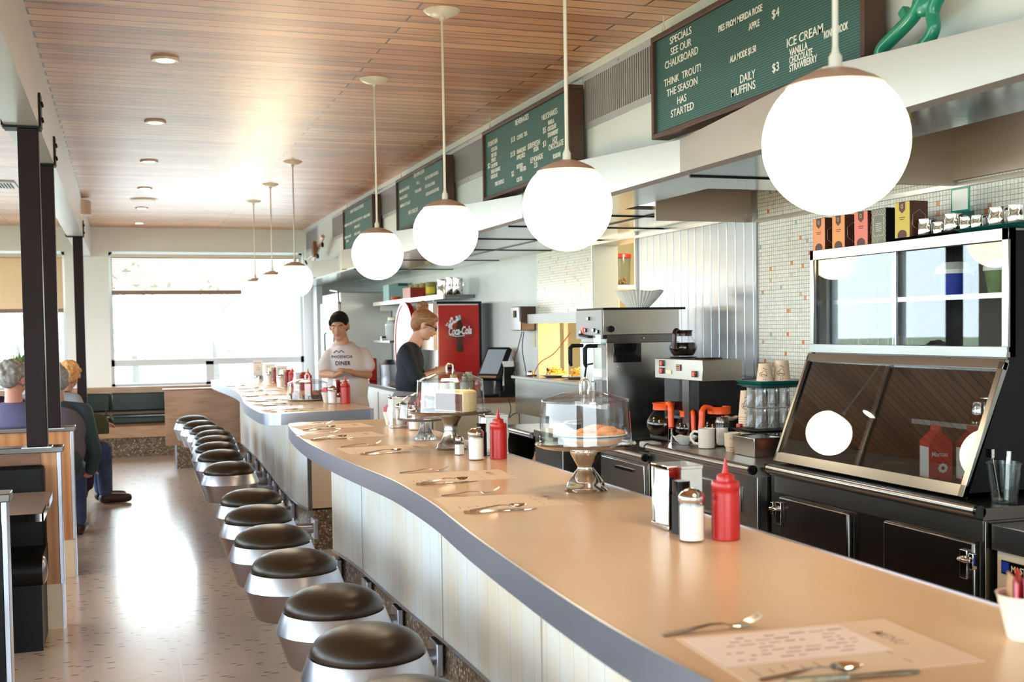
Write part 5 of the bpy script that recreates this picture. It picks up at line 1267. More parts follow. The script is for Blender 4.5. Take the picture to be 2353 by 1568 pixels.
def cup_logo(m, r0, r1, h, ang, s_=1.0):
    """little steaming cup drawn on a cone surface"""
    def pt(u, v):
        z = h * v; r = r0 + (r1 - r0) * v + .0006; a = ang + u / r; return (r * math.cos(a), r * math.sin(a), z)
    m.tube([pt(.014 * math.cos(R(a)), .30 + .07 * math.sin(R(a)) if a > 180 else .30 + .30 * math.sin(R(a))) for a in range(0, 361, 20)], .0011, 4)
    m.tube([pt(-.014 + .007 * math.cos(R(a)) - .003, .38 + .10 * math.sin(R(a))) for a in range(60, 300, 30)], .0011, 4)
    m.tube([pt(-.013 + .026 * k / 5, .34 + .02 * math.sin(k)) for k in range(6)], .0016, 4)
    for q in (-.005, .005): m.tube([pt(q + .002 * math.sin(k * 1.5), .14 - .03 * k) for k in range(4)], .001, 4)
    m.tube([pt(-.008 + .02 * k / 6, .70 + .05 * math.sin(k)) for k in range(7)], .0011, 4)
def paper_cup(lab, loc, inverted, n=1, h=.095):
    t = thing('paper_cup', lab, 'paper cup', loc, 0, 'tan paper cups with a printed cup motif')
    r0, r1 = (.042, .031) if inverted else (.031, .042)
    m = MB()
    m.lathe([(0, .001), (r0, 0), (r1, h), (r1 - .002, h), (r1 - .003, h - (.004 if inverted else .07)), (0, h - (.004 if inverted else .07))], 28)
    for k in range(1, n): m.lathe([(r0, -.012 * k + .011), (r0 + .0015, -.012 * k + .006), (r0, -.012 * k)], 28)
    m.build('cup', 'cuppaper', t)
    MB().tube([((r0 if inverted else r1) * math.cos(a * PI / 14), (r0 if inverted else r1) * math.sin(a * PI / 14), 0 if inverted else h) for a in range(28)], .0016, 5, closed=True).build('rim', 'ceramic', t)
    m = MB(); cup_logo(m, r0, r1, h, R(235)); m.build('print', 'logo_dark', t); return t
paper_cup('tan paper cup between the mug and the steel pan', (2.93, 5.19, Zc), False)
def Pk(px, py, Y): return at(px, py, y=Y)
c = Pk(1716, 950, 5.25); paper_cup('tall inverted stack of tan paper cups left of the tumblers', (c.x, 5.25, 1.085), True, 6, .125); 
solo('cream_cup', MB().lathe([(.0, 0), (.036, 0), (.040, .09), (0, .09)], 20), 'ceramic', 'cream cup under the inverted stack of tan paper cups', 'cup', loc=(c.x, 5.25, Zc))
solo('steel_pan', MB().add([(-.075, -.095, .004), (.075, -.095, .004), (.075, .095, .004), (-.075, .095, .004), (-.085, -.105, .10), (.085, -.105, .10), (.085, .105, .10), (-.085, .105, .10), (-.078, -.098, .10), (.078, -.098, .10), (.078, .098, .10), (-.078, .098, .10), (-.07, -.09, .01), (.07, -.09, .01), (.07, .09, .01), (-.07, .09, .01)],
     [(3, 2, 1, 0), (0, 1, 5, 4), (1, 2, 6, 5), (2, 3, 7, 6), (3, 0, 4, 7), (4, 5, 9, 8), (5, 6, 10, 9), (6, 7, 11, 10), (7, 4, 8, 11), (8, 9, 13, 12), (9, 10, 14, 13), (10, 11, 15, 14), (11, 8, 12, 15), (12, 13, 14, 15)]), 'steel', 'deep rectangular steel pan at the front of the worktop', 'pan', loc=(2.955, 4.98, Zc - .004), bevel=.006)
t = thing('plastic_container', 'cloudy plastic container with orange slices against the display case', 'container', (3.02, 4.74, Zc)); MB().lathe([(0, 0), (.045, 0), (.055, .15), (.053, .15), (.043, .004), (0, .004)], 28).build('tub', 'plastic_clear', t); MB().lathe([(0, .006), (.040, .006), (.042, .05), (0, .05)], 20).build('orange_slices', 'orange', t)
def filters(lab, loc, r, h, tilt=(0, 0, 0), g=None, mt='paper'):
    t = thing('coffee_filters', lab, 'coffee filters', loc, 0, g, rot=tilt); m = MB(); n = 76
    for j, (q, hh) in enumerate(((1, h), (.94, h * .93), (.88, h * .86))):
        vs = []; fs = []
        for i, (rr, z) in enumerate(((r * .45, .002 + j * .003), (r * .46, .004 + j * .003), (r * .75 * q, h * .5), (r * q, hh))):
            for k in range(n):
                w_ = (1 if k % 2 else -1) * (.0 if i < 2 else .075 * r * i / 3); a = 2 * PI * k / n; vs.append(((rr + w_) * math.cos(a), (rr + w_) * math.sin(a), z + (0.004 * math.sin(5 * a) if i == 3 else 0)))
        for i in range(3):
            for k in range(n): fs.append((i * n + k, i * n + (k + 1) % n, (i + 1) * n + (k + 1) % n, (i + 1) * n + k))
        fs.append(tuple(range(n))); m.add(vs, fs)
    m.build('fluted_paper', mt, t, ang=15); return t
filters('stack of cream fluted coffee filters on the worktop beside the mug', (2.875, 5.60, Zc), .065, .045, (0, 0, 0), 'fluted coffee filters')
c = Pk(1685, 955, 5.45); filters('tan fluted filters behind the sugar shaker', (c.x + .0, 5.48, Zc + .13), .045, .022, (0, 0, 0), 'fluted coffee filters', 'cuppaper')
solo('filter_canister', MB().lathe([(0, 0), (.04, 0), (.04, .129), (0, .129)], 20), 'darkbox', 'dark canister under the tan fluted filters', 'canister', loc=(c.x, 5.48, Zc))
c = Pk(1545, 995, 5.62); solo('steel_tube', MB().lathe([(0, 0), (.014, 0), (.014, .085), (0, .085)], 16), 'chrome', 'short steel cylinder beside the fluted filters', 'cylinder', loc=(c.x + .01, 5.66, Zc))
t = thing('sauce_bottle', 'small clear bottle with a red cap behind the paper cup', 'bottle', (3.0, 5.24, Zc)); MB().lathe([(0, 0), (.022, 0), (.022, .09), (.012, .115), (0, .115)], 18).build('bottle', 'glass', t); MB().lathe([(.016, .105), (.017, .12), (.015, .135), (0, .136)], 16).build('cap', 'red', t)
g0 = None
def tumbler(lab, loc):
    global g0
    if g0 is None:
        g0 = thing('tumbler', lab, 'tumbler', loc, 0, 'faceted glass tumblers stored upside down'); tumbler_mb().build('glass', 'glassy', g0); return g0
    return dup(g0, lab, loc=loc)
k = 0
for lvl, z in enumerate((Zc, Zc + .125, Zc + .226)):
    for i in range(3):
        for j in range(2):
            tumbler('upside-down glass tumbler, %s layer, %s row, %s' % (['bottom', 'middle', 'top'][lvl], ['front', 'back'][j], ['left', 'centre', 'right'][i]), (3.02 + .068 * i, 5.06 + .09 * j, z)); k += 1
def tray(lab, loc, sx, sy, mt, h=.014):
    t = thing('stacked_tray', lab, 'tray', loc, 0, 'trays between the stacked glasses')
    MB().add([(-sx, -sy, h), (sx, -sy, h), (sx, sy, h), (-sx, sy, h), (-sx + .02, -sy + .02, 0), (sx - .02, -sy + .02, 0), (sx - .02, sy - .02, 0), (-sx + .02, sy - .02, 0)], [(0, 1, 2, 3), (7, 6, 5, 4), (0, 4, 5, 1), (1, 5, 6, 2), (2, 6, 7, 3), (3, 7, 4, 0)]).build('tray', mt, t, bevel=.003); return t
tray('black tray between the lower and upper tumblers', (3.09, 5.10, Zc + .105), .155, .12, 'black')
tray('upper teal tray carrying two tan paper cups', (3.125, 5.10, Zc + .342), .16, .13, 'teal', .02); tray('lower teal tray just under the upper one', (3.12, 5.10, Zc + .328), .15, .12, 'teal')
c = Pk(1767, 862, 5.02); paper_cup('left of the two tan paper cups standing upside down on the teal tray', (c.x, 5.06, Zc + .363), True, 1, .085)
c = Pk(1803, 855, 5.0); paper_cup('right of the two tan paper cups standing upside down on the teal tray', (c.x + .01, 5.04, Zc + .363), True, 1, .10)
t = thing('cream_container', 'cream canister with a small teal tray on top beside the display case', 'canister', (3.17, 4.86, Zc)); MB().lathe([(0, 0), (.038, 0), (.046, .19), (0, .19)], 28).build('canister', 'ceramic', t)
MB().box(-.07, .07, -.05, .05, .19, .204).build('teal_lid', 'teal', t, bevel=.004); m = MB()
for i in range(9): m.tube([(-.056 + i * .014, -.045, .21), (-.056 + i * .014, .045, .21)], .004, 5)
m.build('stirrers', 'black', t)

# ---- coffee brewer
t = thing('coffee_brewer', 'tall steel coffee brewer with grey control panel and black handles', 'coffee machine', (0, 0, 0))
yb, ye, xf = 6.30, 6.72, 2.70
MB().box(xf, 3.20, yb, ye, 1.50, 1.655).build('head', 'steel_h', t, bevel=.003); MB().box(xf + .0, 3.24, yb - .005, ye, 1.648, 1.662).build('black_top', 'black', t)
MB().box(xf + .03, 3.18, yb + .015, ye, 1.452, 1.502).build('neck', 'steel_dark', t)
MB().box(xf + .02, 3.20, yb + .0, ye, .875, 1.455).build('column', 'steel', t, bevel=.004)
MB().box(xf + .065, xf + .245, yb - .003, yb + .001, 1.335, 1.45).build('dark_window', 'blackgloss', t, bevel=.003)
cp = MB().box(xf - .006, xf, yb + .005, ye - .005, 1.475, 1.65).build('control_panel', pbr('grey_control_panel', (.30, .31, .33), .4), t)
for y, z in ((6.5, 1.60), (6.42, 1.53), (6.55, 1.53), (6.36, 1.52), (6.62, 1.52)): MB().cbox((xf - .012, y, z), (.014, .03, .022)).build('switch', 'blackgloss', cp, bevel=.002)
MB().cbox((xf - .014, 6.57, 1.53), (.02, .016, .03)).build('red_switch', 'redled', cp)
MB().tube([(xf - .005, 6.60, 1.50), (xf - .03, 6.60, 1.50), (xf - .03, 6.45, 1.49), (xf - .005, 6.45, 1.49)], .008, 8).build('lever', 'black', t)
for y in (6.38, 6.62):
    m = MB(); m.tube([(xf, y, 1.435), (xf - .07, y, 1.435), (xf - .085, y, 1.42), (xf - .085, y, 1.33), (xf - .078, y, 1.31)], [.012, .013, .014, .013, .009], 10); m.build('funnel_handle', 'black', t)
for y in (6.36, 6.50): MB().lathe([(0, 0), (.016, 0), (.016, .14), (.011, .145), (.011, .165), (0, .165)], 16, (xf - .04, y, 1.08)).build('gauge_tube', 'chrome', t)
MB().tube([(xf - .04, 6.50, 1.24), (xf - .04, 6.47, 1.32), (xf - .0, 6.44, 1.33)], .006, 8).build('bent_pipe', 'black', t)
MB().box(xf - .012, xf + .02, yb + .01, yb + .12, 1.30, 1.50).build('clear_gauge', 'plastic_clear', t); lp = MB().box(xf - .008, xf + .02, yb + .01, yb + .15, 1.25, 1.44).build('white_label_panel', 'ceramic_w', t)
MB().box(xf - .008, xf + .02, yb + .01, yb + .17, 1.09, 1.23).build('lower_control', cp.data.materials[0], t); MB().box(xf - .02, xf + .02, yb - .004, ye, 1.06, 1.085).build('spigot_ledge', 'ceramic_w', t)
for y in (6.36, 6.44): MB().cbox((xf - .014, y, 1.15), (.014, .026, .028)).build('switch', 'blackgloss', t)
MB().lathe([(.008, 0), (.006, .012), (.02, .016), (.018, .026), (0, .026)], 14).build('side_knob', 'black', t, loc=(xf + .045, yb, 1.535), rot=(R(90), 0, 0))
for px, py in ((1420, 843), (1480, 777)): c = Pk(px, py, yb); MB().ell((c.x, yb, c.z), (.005, .002, .005), 8, 6).build('screw', 'chrome', t)
filters('large white fluted coffee filter stack on top of the brewer', (3.01, 6.47, 1.662), .145, .105, (0, 0, 0), 'fluted coffee filters')
# warmer
t = thing('coffee_warmer', 'steel coffee pot warmer with red rocker switches on a dark stand', 'coffee warmer', (0, 0, 0))
MB().box(2.90, 3.14, 5.45, 6.02, 1.252, 1.365).build('housing', 'steel_h', t, bevel=.003)
MB().box(2.96, 3.30, 5.60, 6.02, .906, 1.252).build('dark_body', 'blackgloss', t); MB().box(2.93, 2.962, 5.66, 5.74, .906, 1.252).build('steel_upright', 'steel_dark', t)
MB().box(2.88, 3.12, 5.42, 6.05, .906, .925).build('lower_plate', 'steel_dark', t)
for y in (5.90, 5.60): MB().lathe([(0, 0), (.075, 0), (.078, .006), (.07, .009), (0, .009)], 32, (3.02, y, 1.365)).build('hot_plate', 'steel_dark', t)
for px, py in ((1522, 835), (1522, 852), (1597, 860)):
    c = at(px, py, x=2.9); h_ = MB().cbox((2.895, c.y, c.z), (.012, .045, .034)).build('switch_plate', 'blackgloss', t, bevel=.002); MB().cbox((2.888, c.y - .006, c.z), (.008, .014, .022)).build('rocker', 'redled', h_)
c = at(1560, 845, x=2.9); lb = MB().cbox((2.898, c.y, c.z), (.005, .055, .034)).build('maker_plate', 'logo_dark', t); MB().cbox((2.8945, c.y, c.z), (.003, .045, .026)).build('plate_field', 'butcher', lb); m = MB(); m.cbox((2.8925, c.y, c.z + .005), (.002, .034, .007)); m.cbox((2.8925, c.y, c.z - .006), (.002, .03, .005)); m.build('plate_print', 'logo_dark', lb)
c = at(1537, 855, x=2.9); MB().cbox((2.898, c.y, c.z), (.003, .07, .022)).build('tape_label', 'label', t)
def pot(lab, loc, handle, rz, s_=1.0, full=True):
    t = thing('coffee_pot', lab, 'coffee pot', loc, rz, 'glass coffee pots')
    prof = [(0, 0), (.05, 0), (.062, .012), (.074, .04), (.072, .062), (.055, .09), (.042, .105), (.044, .115)]
    MB().lathe([(r * s_, z * s_) for r, z in prof], 32).build('glass', 'glass', t)
    if full: MB().lathe([(0, .004 * s_), (.048 * s_, .004 * s_), (.059 * s_, .014 * s_), (.070 * s_, .04 * s_), (.068 * s_, .058 * s_), (.058 * s_, .072 * s_), (0, .072 * s_)], 28).build('coffee', 'coffee', t)
    m = MB(); m.lathe([(.041 * s_, .105 * s_), (.047 * s_, .107 * s_), (.046 * s_, .125 * s_), (.05 * s_, .135 * s_), (.044 * s_, .135 * s_), (.038 * s_, .118 * s_)], 28, close=True); m.build('collar', handle, t)
    m = MB(); m.tube(smooth_curve([(-.04 * s_, 0, .128 * s_), (-.075 * s_, 0, .136 * s_), (-.092 * s_, 0, .12 * s_), (-.094 * s_, 0, .085 * s_), (-.10 * s_, 0, .04 * s_)], 4), [.011 * s_] * 8 + [.0125 * s_] * 9, 10); m.build('handle', handle, t)
    return t
M['brownhandle'] = pbr('dark_brown_bakelite', (.035, .008, .006), .25)
pot('full coffee pot with dark brown handle standing on the warmer', (3.02, 5.90, 1.3745), 'brownhandle', R(35), 1.1)
c = Pk(1630, 990, 5.72); pot('coffee pot with orange collar and curved handle behind the sugar shaker', (3.06, 5.56, .9255), 'orange', R(15), 1.35)
pot('coffee pot with orange handle facing the front, behind the fluted filters', (2.975, 5.745, .9255), 'orange', R(75), 1.12)
pot('coffee pot with upright orange handle farthest under the warmer', (2.92, 5.945, .9255), 'orange', R(80), 1.38)
solo('folded_cloth', MB().cbox((0, 0, .02), (.09, .12, .035)), 'cloth_grey', 'crumpled grey cloth behind the fluted filters', 'cloth', loc=(2.81, 5.90, .86 + .0), bevel=.01)

# ---- serving hatch
t = thing('hatch_shelf', 'steel serving hatch shelf left of the coffee brewer', 'shelf', (0, 0, 0)); MB().box(3.18, 3.62, 7.7, 9.45, 1.115, 1.14).build('shelf', 'steel', t, bevel=.003); MB().box(3.2, 3.38, 7.72, 9.40, .82, 1.115).build('apron', 'steel', t)
t = thing('food_plate', 'plate heaped with golden fries under the heat lamp', 'plate of food', (3.40, 8.45, 1.1405)); MB().lathe([(0, 0), (.07, 0), (.13, .02), (.13, .024), (.06, .006), (0, .006)], 32).build('plate', 'ceramic_w', t)
m = MB(); rnd = random.Random(3)
for k_ in range(60):
    a = rnd.uniform(0, 2 * PI); r = rnd.uniform(0, .08); m.cbox((r * math.cos(a), r * math.sin(a), .02 + rnd.uniform(0, .07) * (1 - r / .1)), (.075, .009, .009), Matrix.Rotation(rnd.uniform(0, PI), 3, 'Z') @ Matrix.Rotation(rnd.uniform(-.5, .5), 3, 'Y'))
tag(m.build('fries', 'fries', t), kind='stuff')
d_ = dup(t, 'second plate of golden food farther back on the hatch shelf', loc=(3.36, 8.85, 1.1405))
t = thing('call_bell', 'small chrome call bell at the left end of the hatch shelf', 'bell', (3.28, 9.2, 1.1405)); MB().lathe([(.04, .012), (.038, .03), (.02, .045), (0, .048)], 24).build('dome', 'chrome', t); MB().lathe([(0, 0), (.045, 0), (.043, .012), (0, .012)], 24).build('base', 'black', t)
t = thing('steel_cup', 'small steel cup beside the call bell', 'cup', (3.40, 9.05, 1.1405)); MB().lathe([(0, 0), (.035, 0), (.04, .07), (.037, .07), (.033, .005), (0, .005)], 24).build('cup', 'chrome', t)
t = thing('heat_lamp', 'pale cone heat lamp hanging in the serving hatch', 'heat lamp', (3.56, 8.35, 1.28)); MB().lathe([(.10, 0), (.085, .05), (.04, .19), (.03, .23), (0, .235)], 32).build('shade', 'rodwhite', t); MB().ell((0, 0, .03), (.04, .04, .05), 16, 10).build('bulb', 'lamp_on', t); MB().tube([(0, 0, .23), (0, 0, 1.2)], .005, 6).build('cord', 'wire', t)
solo('cable', MB().tube(smooth_curve([tuple(at(*p, x=3.2)) for p in ((1222, 870), (1240, 835), (1270, 815), (1292, 790), (1310, 765))], 6), .004, 6), 'orange', 'reddish cable looping across the serving hatch', 'cable')
t = thing('storage_jar', 'jar of pickles on a pantry shelf seen through the hatch', 'jar', (4.5, 9.6, 1.3505)); MB().lathe([(0, 0), (.10, 0), (.11, .05), (.11, .15), (.07, .18), (0, .18)], 24).build('jar', 'pickle', t)
solo('pantry_shelf', MB().box(4.31, 5.3, 9.3, 10.2, 1.31, 1.35).box(4.31, 4.35, 9.3, 10.2, 0, 1.31).box(5.26, 5.3, 9.3, 10.2, 0, 1.31), 'rodwhite', 'cream pantry shelf seen through the serving hatch', 'shelf')
# bucket behind the upper opening
bz = at(1425, 658, x=4.1); t = thing('storage_bucket', 'clear storage bucket with red lid and red base seen through the upper opening', 'bucket', (4.1, bz.y, bz.z - .01))
MB().lathe([(0, .01), (.085, .01), (.095, .26), (.09, .26), (.08, .014)], 32).build('bucket', 'plastic_clear', t); MB().lathe([(.10, .255), (.10, .28), (.095, .285), (0, .285)], 32).build('lid', 'red', t); MB().lathe([(0, 0), (.10, 0), (.10, .012), (0, .012)], 32).build('base', 'red', t)
m = MB(); rnd = random.Random(8)
for k_ in range(70): a = rnd.uniform(0, 2 * PI); r = rnd.uniform(0, .065); m.ell((r * math.cos(a), r * math.sin(a), .03 + rnd.uniform(0, .05)), (.014, .012, .01), 6, 4)
tag(m.build('contents', 'butcher', t), kind='stuff')
solo('pantry_rack', MB().box(3.75, 4.3, bz.y - .5, bz.y + .5, bz.z - .035, bz.z - .011).box(4.26, 4.3, bz.y - .5, bz.y - .46, 0, bz.z).box(4.26, 4.3, bz.y + .46, bz.y + .5, 0, bz.z).box(3.75, 3.79, bz.y - .5, bz.y - .46, 0, bz.z - .02).box(3.75, 3.79, bz.y + .46, bz.y + .5, 0, bz.z - .02), 'rodwhite', 'pale rack under the red-lidded storage bucket', 'rack')

# ---- far service counter, till, drinks machine
t = thing('service_counter', 'white service counter with dark top along the far kitchen wall', 'counter', (0, 0, 0))
MB().box(2.78, 3.39, 9.93, 14.9, .08, .88).build('carcass', 'white', t); MB().box(2.76, 3.395, 9.90, 14.92, .88, .92).build('worktop', 'blackgloss', t, bevel=.003)
MB().box(2.62, 3.395, 9.84, 9.93, .88, .925).build('brown_top', 'brownwood', t); MB().box(2.62, 3.39, 9.87, 9.925, .05, .88).build('end_panel', 'cream', t)
for k_ in range(8): MB().box(2.765, 2.78, 9.98 + .61 * k_, 9.98 + .61 * k_ + .56, .12, .84).build('door', 'white', t, bevel=.003)
for k_ in range(7): MB().box(2.772, 2.78, 10.545 + .61 * k_, 10.585 + .61 * k_, .12, .84).build('dark_gap', 'steel_dark', t)
t = thing('drinks_machine', 'red drinks machine with cola graphic on its side panel', 'drinks machine', (0, 0, 0))
MB().box(2.84, 3.26, 10.612, 11.45, .9205, 1.79).build('cabinet', 'steel', t, bevel=.003); sp_ = MB().box(2.85, 3.25, 10.60, 10.612, .95, 1.775).build('side_panel', 'redpanel', t)
MB().box(2.83, 3.275, 10.59, 11.46, 1.79, 1.81).build('top_trim', 'black', t); MB().box(3.25, 3.275, 10.60, 11.45, .9205, 1.79).build('black_edge', 'black', t); MB().box(2.80, 2.84, 10.62, 11.45, 1.35, 1.79).build('tan_front', 'satin_tan', t)
cc = Pk(1056, 762, 10.6); cx_, cz_ = cc.x, cc.z
MB().lathe([(0, 0), (.145, 0), (.145, .002), (.136, .002), (.136, .001), (0, .001)], 48).build('emblem_disc', 'reddisc', sp_, loc=(cx_, 10.60, cz_), rot=(R(90), 0, 0))
m = MB(); prof = [(.0, -.20), (.030, -.195), (.034, -.16), (.028, -.10), (.036, -.03), (.036, .03), (.022, .08), (.012, .115), (.011, .13)]
m.add([(cx_ + r, 10.5955, cz_ + z) for r, z in prof] + [(cx_ - r, 10.5955, cz_ + z) for r, z in prof[::-1][:-1]], [tuple(range(2 * len(prof) - 1))]); m.build('bottle_graphic', 'brownhandle', sp_, smooth=False)
MB().box(cx_ - .012, cx_ + .012, 10.594, 10.5955, cz_ + .11, cz_ + .155).build('bottle_cap_graphic', 'ltblue', sp_)
m = MB(); rnd = random.Random(6)
for k_ in range(26): a = R(rnd.uniform(95, 170)); r = rnd.uniform(.10, .15); s_ = rnd.uniform(.004, .014); m.ell((cx_ + r * math.cos(a), 10.595, cz_ + r * math.sin(a)), (s_, .0006, s_), 8, 4)
m.build('foam_graphic', 'white_letter', sp_, smooth=False)
m = MB(); textw(m, 'Coca-Cola', frame((cx_ - .115, 10.592, cz_ - .035), (1, 0, .05), (-.05, 0, 1)), .225, .075, .0006, shear=.3, bold=.03); m.tube([(cx_ - .09, 10.592, cz_ - .035), (cx_ - .03, 10.592, cz_ - .048), (cx_ + .05, 10.592, cz_ - .040)], .004, 6); m.build('script_lettering', 'white_letter', sp_, smooth=False)
t = thing('dispenser_sign', 'round-topped white sign with red rim on the front of the drinks machine', 'sign', (2.76, 11.5, 1.40)); MB().lathe([(0, 0), (.40, 0), (.40, .03), (0, .03)], 40).build('white_disc', 'ceramic_w', t, rot=(0, R(-90), 0)); MB().lathe([(.40, -.01), (.43, -.01), (.43, .04), (.40, .04)], 40, close=True).build('red_rim', 'red', t, rot=(0, R(-90), 0))
q = None
for i, (px, n, s_) in enumerate(((1018, 3, 'short'), (1042, 7, 'middle'), (1077, 8, 'right-hand tall'))):
    c = Pk(px, 850, 10.3); t = thing('cup_stack', '%s stack of lime patterned cups in front of the drinks machine' % s_, 'cup stack', (c.x, 10.3, .9205), 0, 'stacks of lime cups')
    for k_ in range(min(n, 8)):
        MB().lathe([(0, .001), (.038, 0), (.038, .004), (.030, .085), (0, .085)], 24, (0, 0, k_ * .02)).build('cup', 'limecup', t)
# till
t = thing('cash_register', 'black touch-screen till on the brown-edged counter end', 'till', (3.20, 9.98, .9255))
M3 = Matrix.Rotation(R(-60), 3, 'Z') @ Matrix.Rotation(R(-30), 3, 'X')
MB().cbox((0, 0, .30), (.27, .05, .33), M3).build('screen_housing', 'black', t, bevel=.012)
q = Vector((0, 0, .30)) + M3 @ Vector((0, -.0265, .01)); MB().cbox(q, (.22, .002, .25), M3).build('screen', 'screen', t); q = Vector((0, 0, .30)) + M3 @ Vector((0, -.027, -.148)); MB().cbox(q, (.22, .006, .02), M3).build('button_bar', 'steel', t)
MB().tube([(.02, .02, .26), (.07, .05, .14), (.06, .04, .02)], [.035, .04, .05], 10).build('neck', 'black', t); MB().cbox((-.02, 0, .012), (.30, .10, .024)).build('base', 'black', t, bevel=.006)
solo('cable_box', MB().cbox((3.30, 9.885, .955), (.17, .07, .05)), 'black', 'low black box of cables beside the till', 'box')
t = thing('wall_speaker', 'black box with silver side mounted on the white wall above the till', 'wall box', (0, 0, 0)); MB().box(3.26, 3.398, 9.40, 9.64, 1.525, 1.735).build('casing', 'brownframe', t, bevel=.008); MB().box(3.245, 3.262, 9.41, 9.63, 1.53, 1.73).build('silver_face', 'alu', t, bevel=.003); MB().box(3.238, 3.246, 9.48, 9.54, 1.64, 1.70).build('keypad', 'black', t)
rnd = random.Random(12)
for i, pts_ in enumerate((((1200, 762), (1190, 800), (1182, 830), (1190, 870), (1200, 900)), ((1204, 762), (1200, 800), (1206, 840), (1215, 880), (1240, 905)), ((1178, 820), (1185, 845), (1178, 870), (1190, 890)), ((1168, 915), (1174, 940), (1170, 960), (1180, 952), (1195, 948)), ((1215, 912), (1222, 940), (1232, 955), (1226, 920)))):
    solo('cable', MB().tube(smooth_curve([tuple(at(px, py, y=9.55 if i < 3 else 9.80)) for px, py in pts_], 6), .0042, 6), 'wire', ['black cable hanging from the wall box to the till', 'second black cable from the wall box down to the hatch shelf', 'short looped black cable beside the till', 'black cable curling over the cream counter end', 'black cable loop at the right of the cream counter end'][i], 'cable', 'black cables by the till')
t = thing('paper_holder', 'black stand of papers and pens between the till and the wall', 'holder', (3.30, 9.75 + .12, .9805)); MB().box(-.05, .05, -.03, .03, 0, .22).build('holder', 'black', t); MB().box(-.06, .04, -.02, .0, .05, .27).build('papers', 'paper', t)
solo('sticky_note', MB().box(3.392, 3.398, 9.42, 9.48, 1.38, 1.56), 'label', 'yellow note taped on the wall right of the wall box', 'note')
t = thing('glass_jug', 'clear glass jug between the cups and the till', 'jug', (2.97, 10.14, .9255)); MB().lathe([(0, 0), (.045, 0), (.05, .02), (.05, .12), (.03, .15), (.032, .19)], 24).build('jug', 'glassy', t); MB().ell((0, 0, .20), (.02, .02, .012), 12, 8).build('stopper', 'chrome', t)
# things on the far service counter
t = thing('lidded_container', 'tall clear container with blue lid behind the woman', 'container', (2.90, 11.75, .9205)); MB().lathe([(0, 0), (.08, 0), (.095, .22), (.09, .22), (.075, .005), (0, .005)], 28).build('tub', 'plastic_clear', t); MB().lathe([(0, .006), (.074, .006), (.08, .10), (0, .10)], 24).build('dark_liquid', 'coffee', t); MB().lathe([(.10, .215), (.10, .235), (0, .24)], 28).build('lid', 'blue', t)
t = thing('round_tray', 'round tray with lemon pieces behind the man', 'tray', (2.98, 12.6, .9205)); MB().lathe([(0, 0), (.17, 0), (.19, .02), (0, .012)], 36).build('tray', 'satin_tan', t)
for x, y in ((.08, .04), (.11, -.02), (.05, -.06)): MB().ell((x, y, .035), (.035, .028, .025), 14, 8).build('lemon', 'lemon', t)
t = thing('drinking_glass', 'empty water glass on the tray behind the man', 'glass', (2.92, 12.62, .935)); MB().lathe([(0, 0), (.03, 0), (.037, .11), (.034, .11), (.027, .006), (0, .006)], 24).build('glass', 'glassy', t)
solo('steel_canister', MB().lathe([(0, 0), (.09, 0), (.09, .22), (.07, .24), (0, .24)], 28), 'darkred', 'dark red canister on the far service counter', 'canister', loc=(3.12, 13.1, .9205))
solo('red_dispenser', MB().box(-.05, .05, -.05, .05, 0, .28), 'red', 'red box standing on the far counter beside the man', 'box', loc=(2.93, 14.1, .9205), bevel=.008)
solo('grey_urn', MB().lathe([(0, 0), (.11, 0), (.12, .20), (.06, .26), (0, .26)], 28), 'alu', 'grey urn beside the red box on the far counter', 'urn', loc=(3.12, 14.0, .9205))
t = thing('wall_shelf', 'dark wall shelf with a steel edge above the drinks machine', 'shelf', (0, 0, 0)); MB().box(3.08, 3.40, 11.2, 14.6, 1.865, 1.895).build('board', 'steel_dark', t); MB().box(3.06, 3.08, 11.2, 14.6, 1.855, 1.90).build('steel_edge', 'steel', t)
for y in (11.8, 13.1, 14.4): MB().box(3.12, 3.40, y, y + .02, 1.79, 1.865).build('bracket', 'white', t)
ZS = 1.8955
for px, r, h, s_ in ((1020, .075, .17, 'wide'), (1037, .055, .18, 'middle'), (1052, .05, .165, 'right-hand')): c = at(px, 660, x=3.2); pitcher('%s steel pitcher on the dark wall shelf' % s_, (3.2, c.y, ZS), r, h, 'steel pitchers on the wall shelf', rz=.5)
c = at(930, 670, x=3.2); t = thing('storage_box', 'pale blue box on the far end of the wall shelf', 'box', (3.2, 14.05, ZS)); MB().box(-.09, .12, -.16, .16, 0, .21).build('box', 'ltblue', t, bevel=.005); MB().box(.02, .14, -.2, .18, .19, .225).build('dark_lid', 'teal', t)
t = thing('storage_box', 'red and pink carton in the middle of the wall shelf', 'box', (3.2, 12.95, ZS)); MB().box(-.09, .12, -.18, .18, 0, .13).build('side', 'darkred', t); MB().box(-.094, -.09, -.18, .18, 0, .13).build('front', 'pinkbox', t)
for i in range(4): t = thing('olive_tin', 'olive green tin on the wall shelf, %s' % ['nearest the pitchers', 'second from the pitchers', 'third from the pitchers', 'beside the blue box'][i], 'tin', (3.33, 12.72 + .28 * i, ZS + .0), 0, 'tins on the wall shelf'); MB().lathe([(0, 0), (.055, 0), (.055, .19), (0, .19)], 20).build('tin', 'pickle', t); MB().lathe([(.056, .06), (.056, .13), (.055, .13)], 20).build('label', 'lemon', t)
solo('orange_bowl', MB().lathe([(0, 0), (.04, 0), (.06, .045), (0, .04)], 20), 'orange', 'small orange bowl on the wall shelf before the blue box', 'bowl', loc=(3.12, 13.55, ZS))
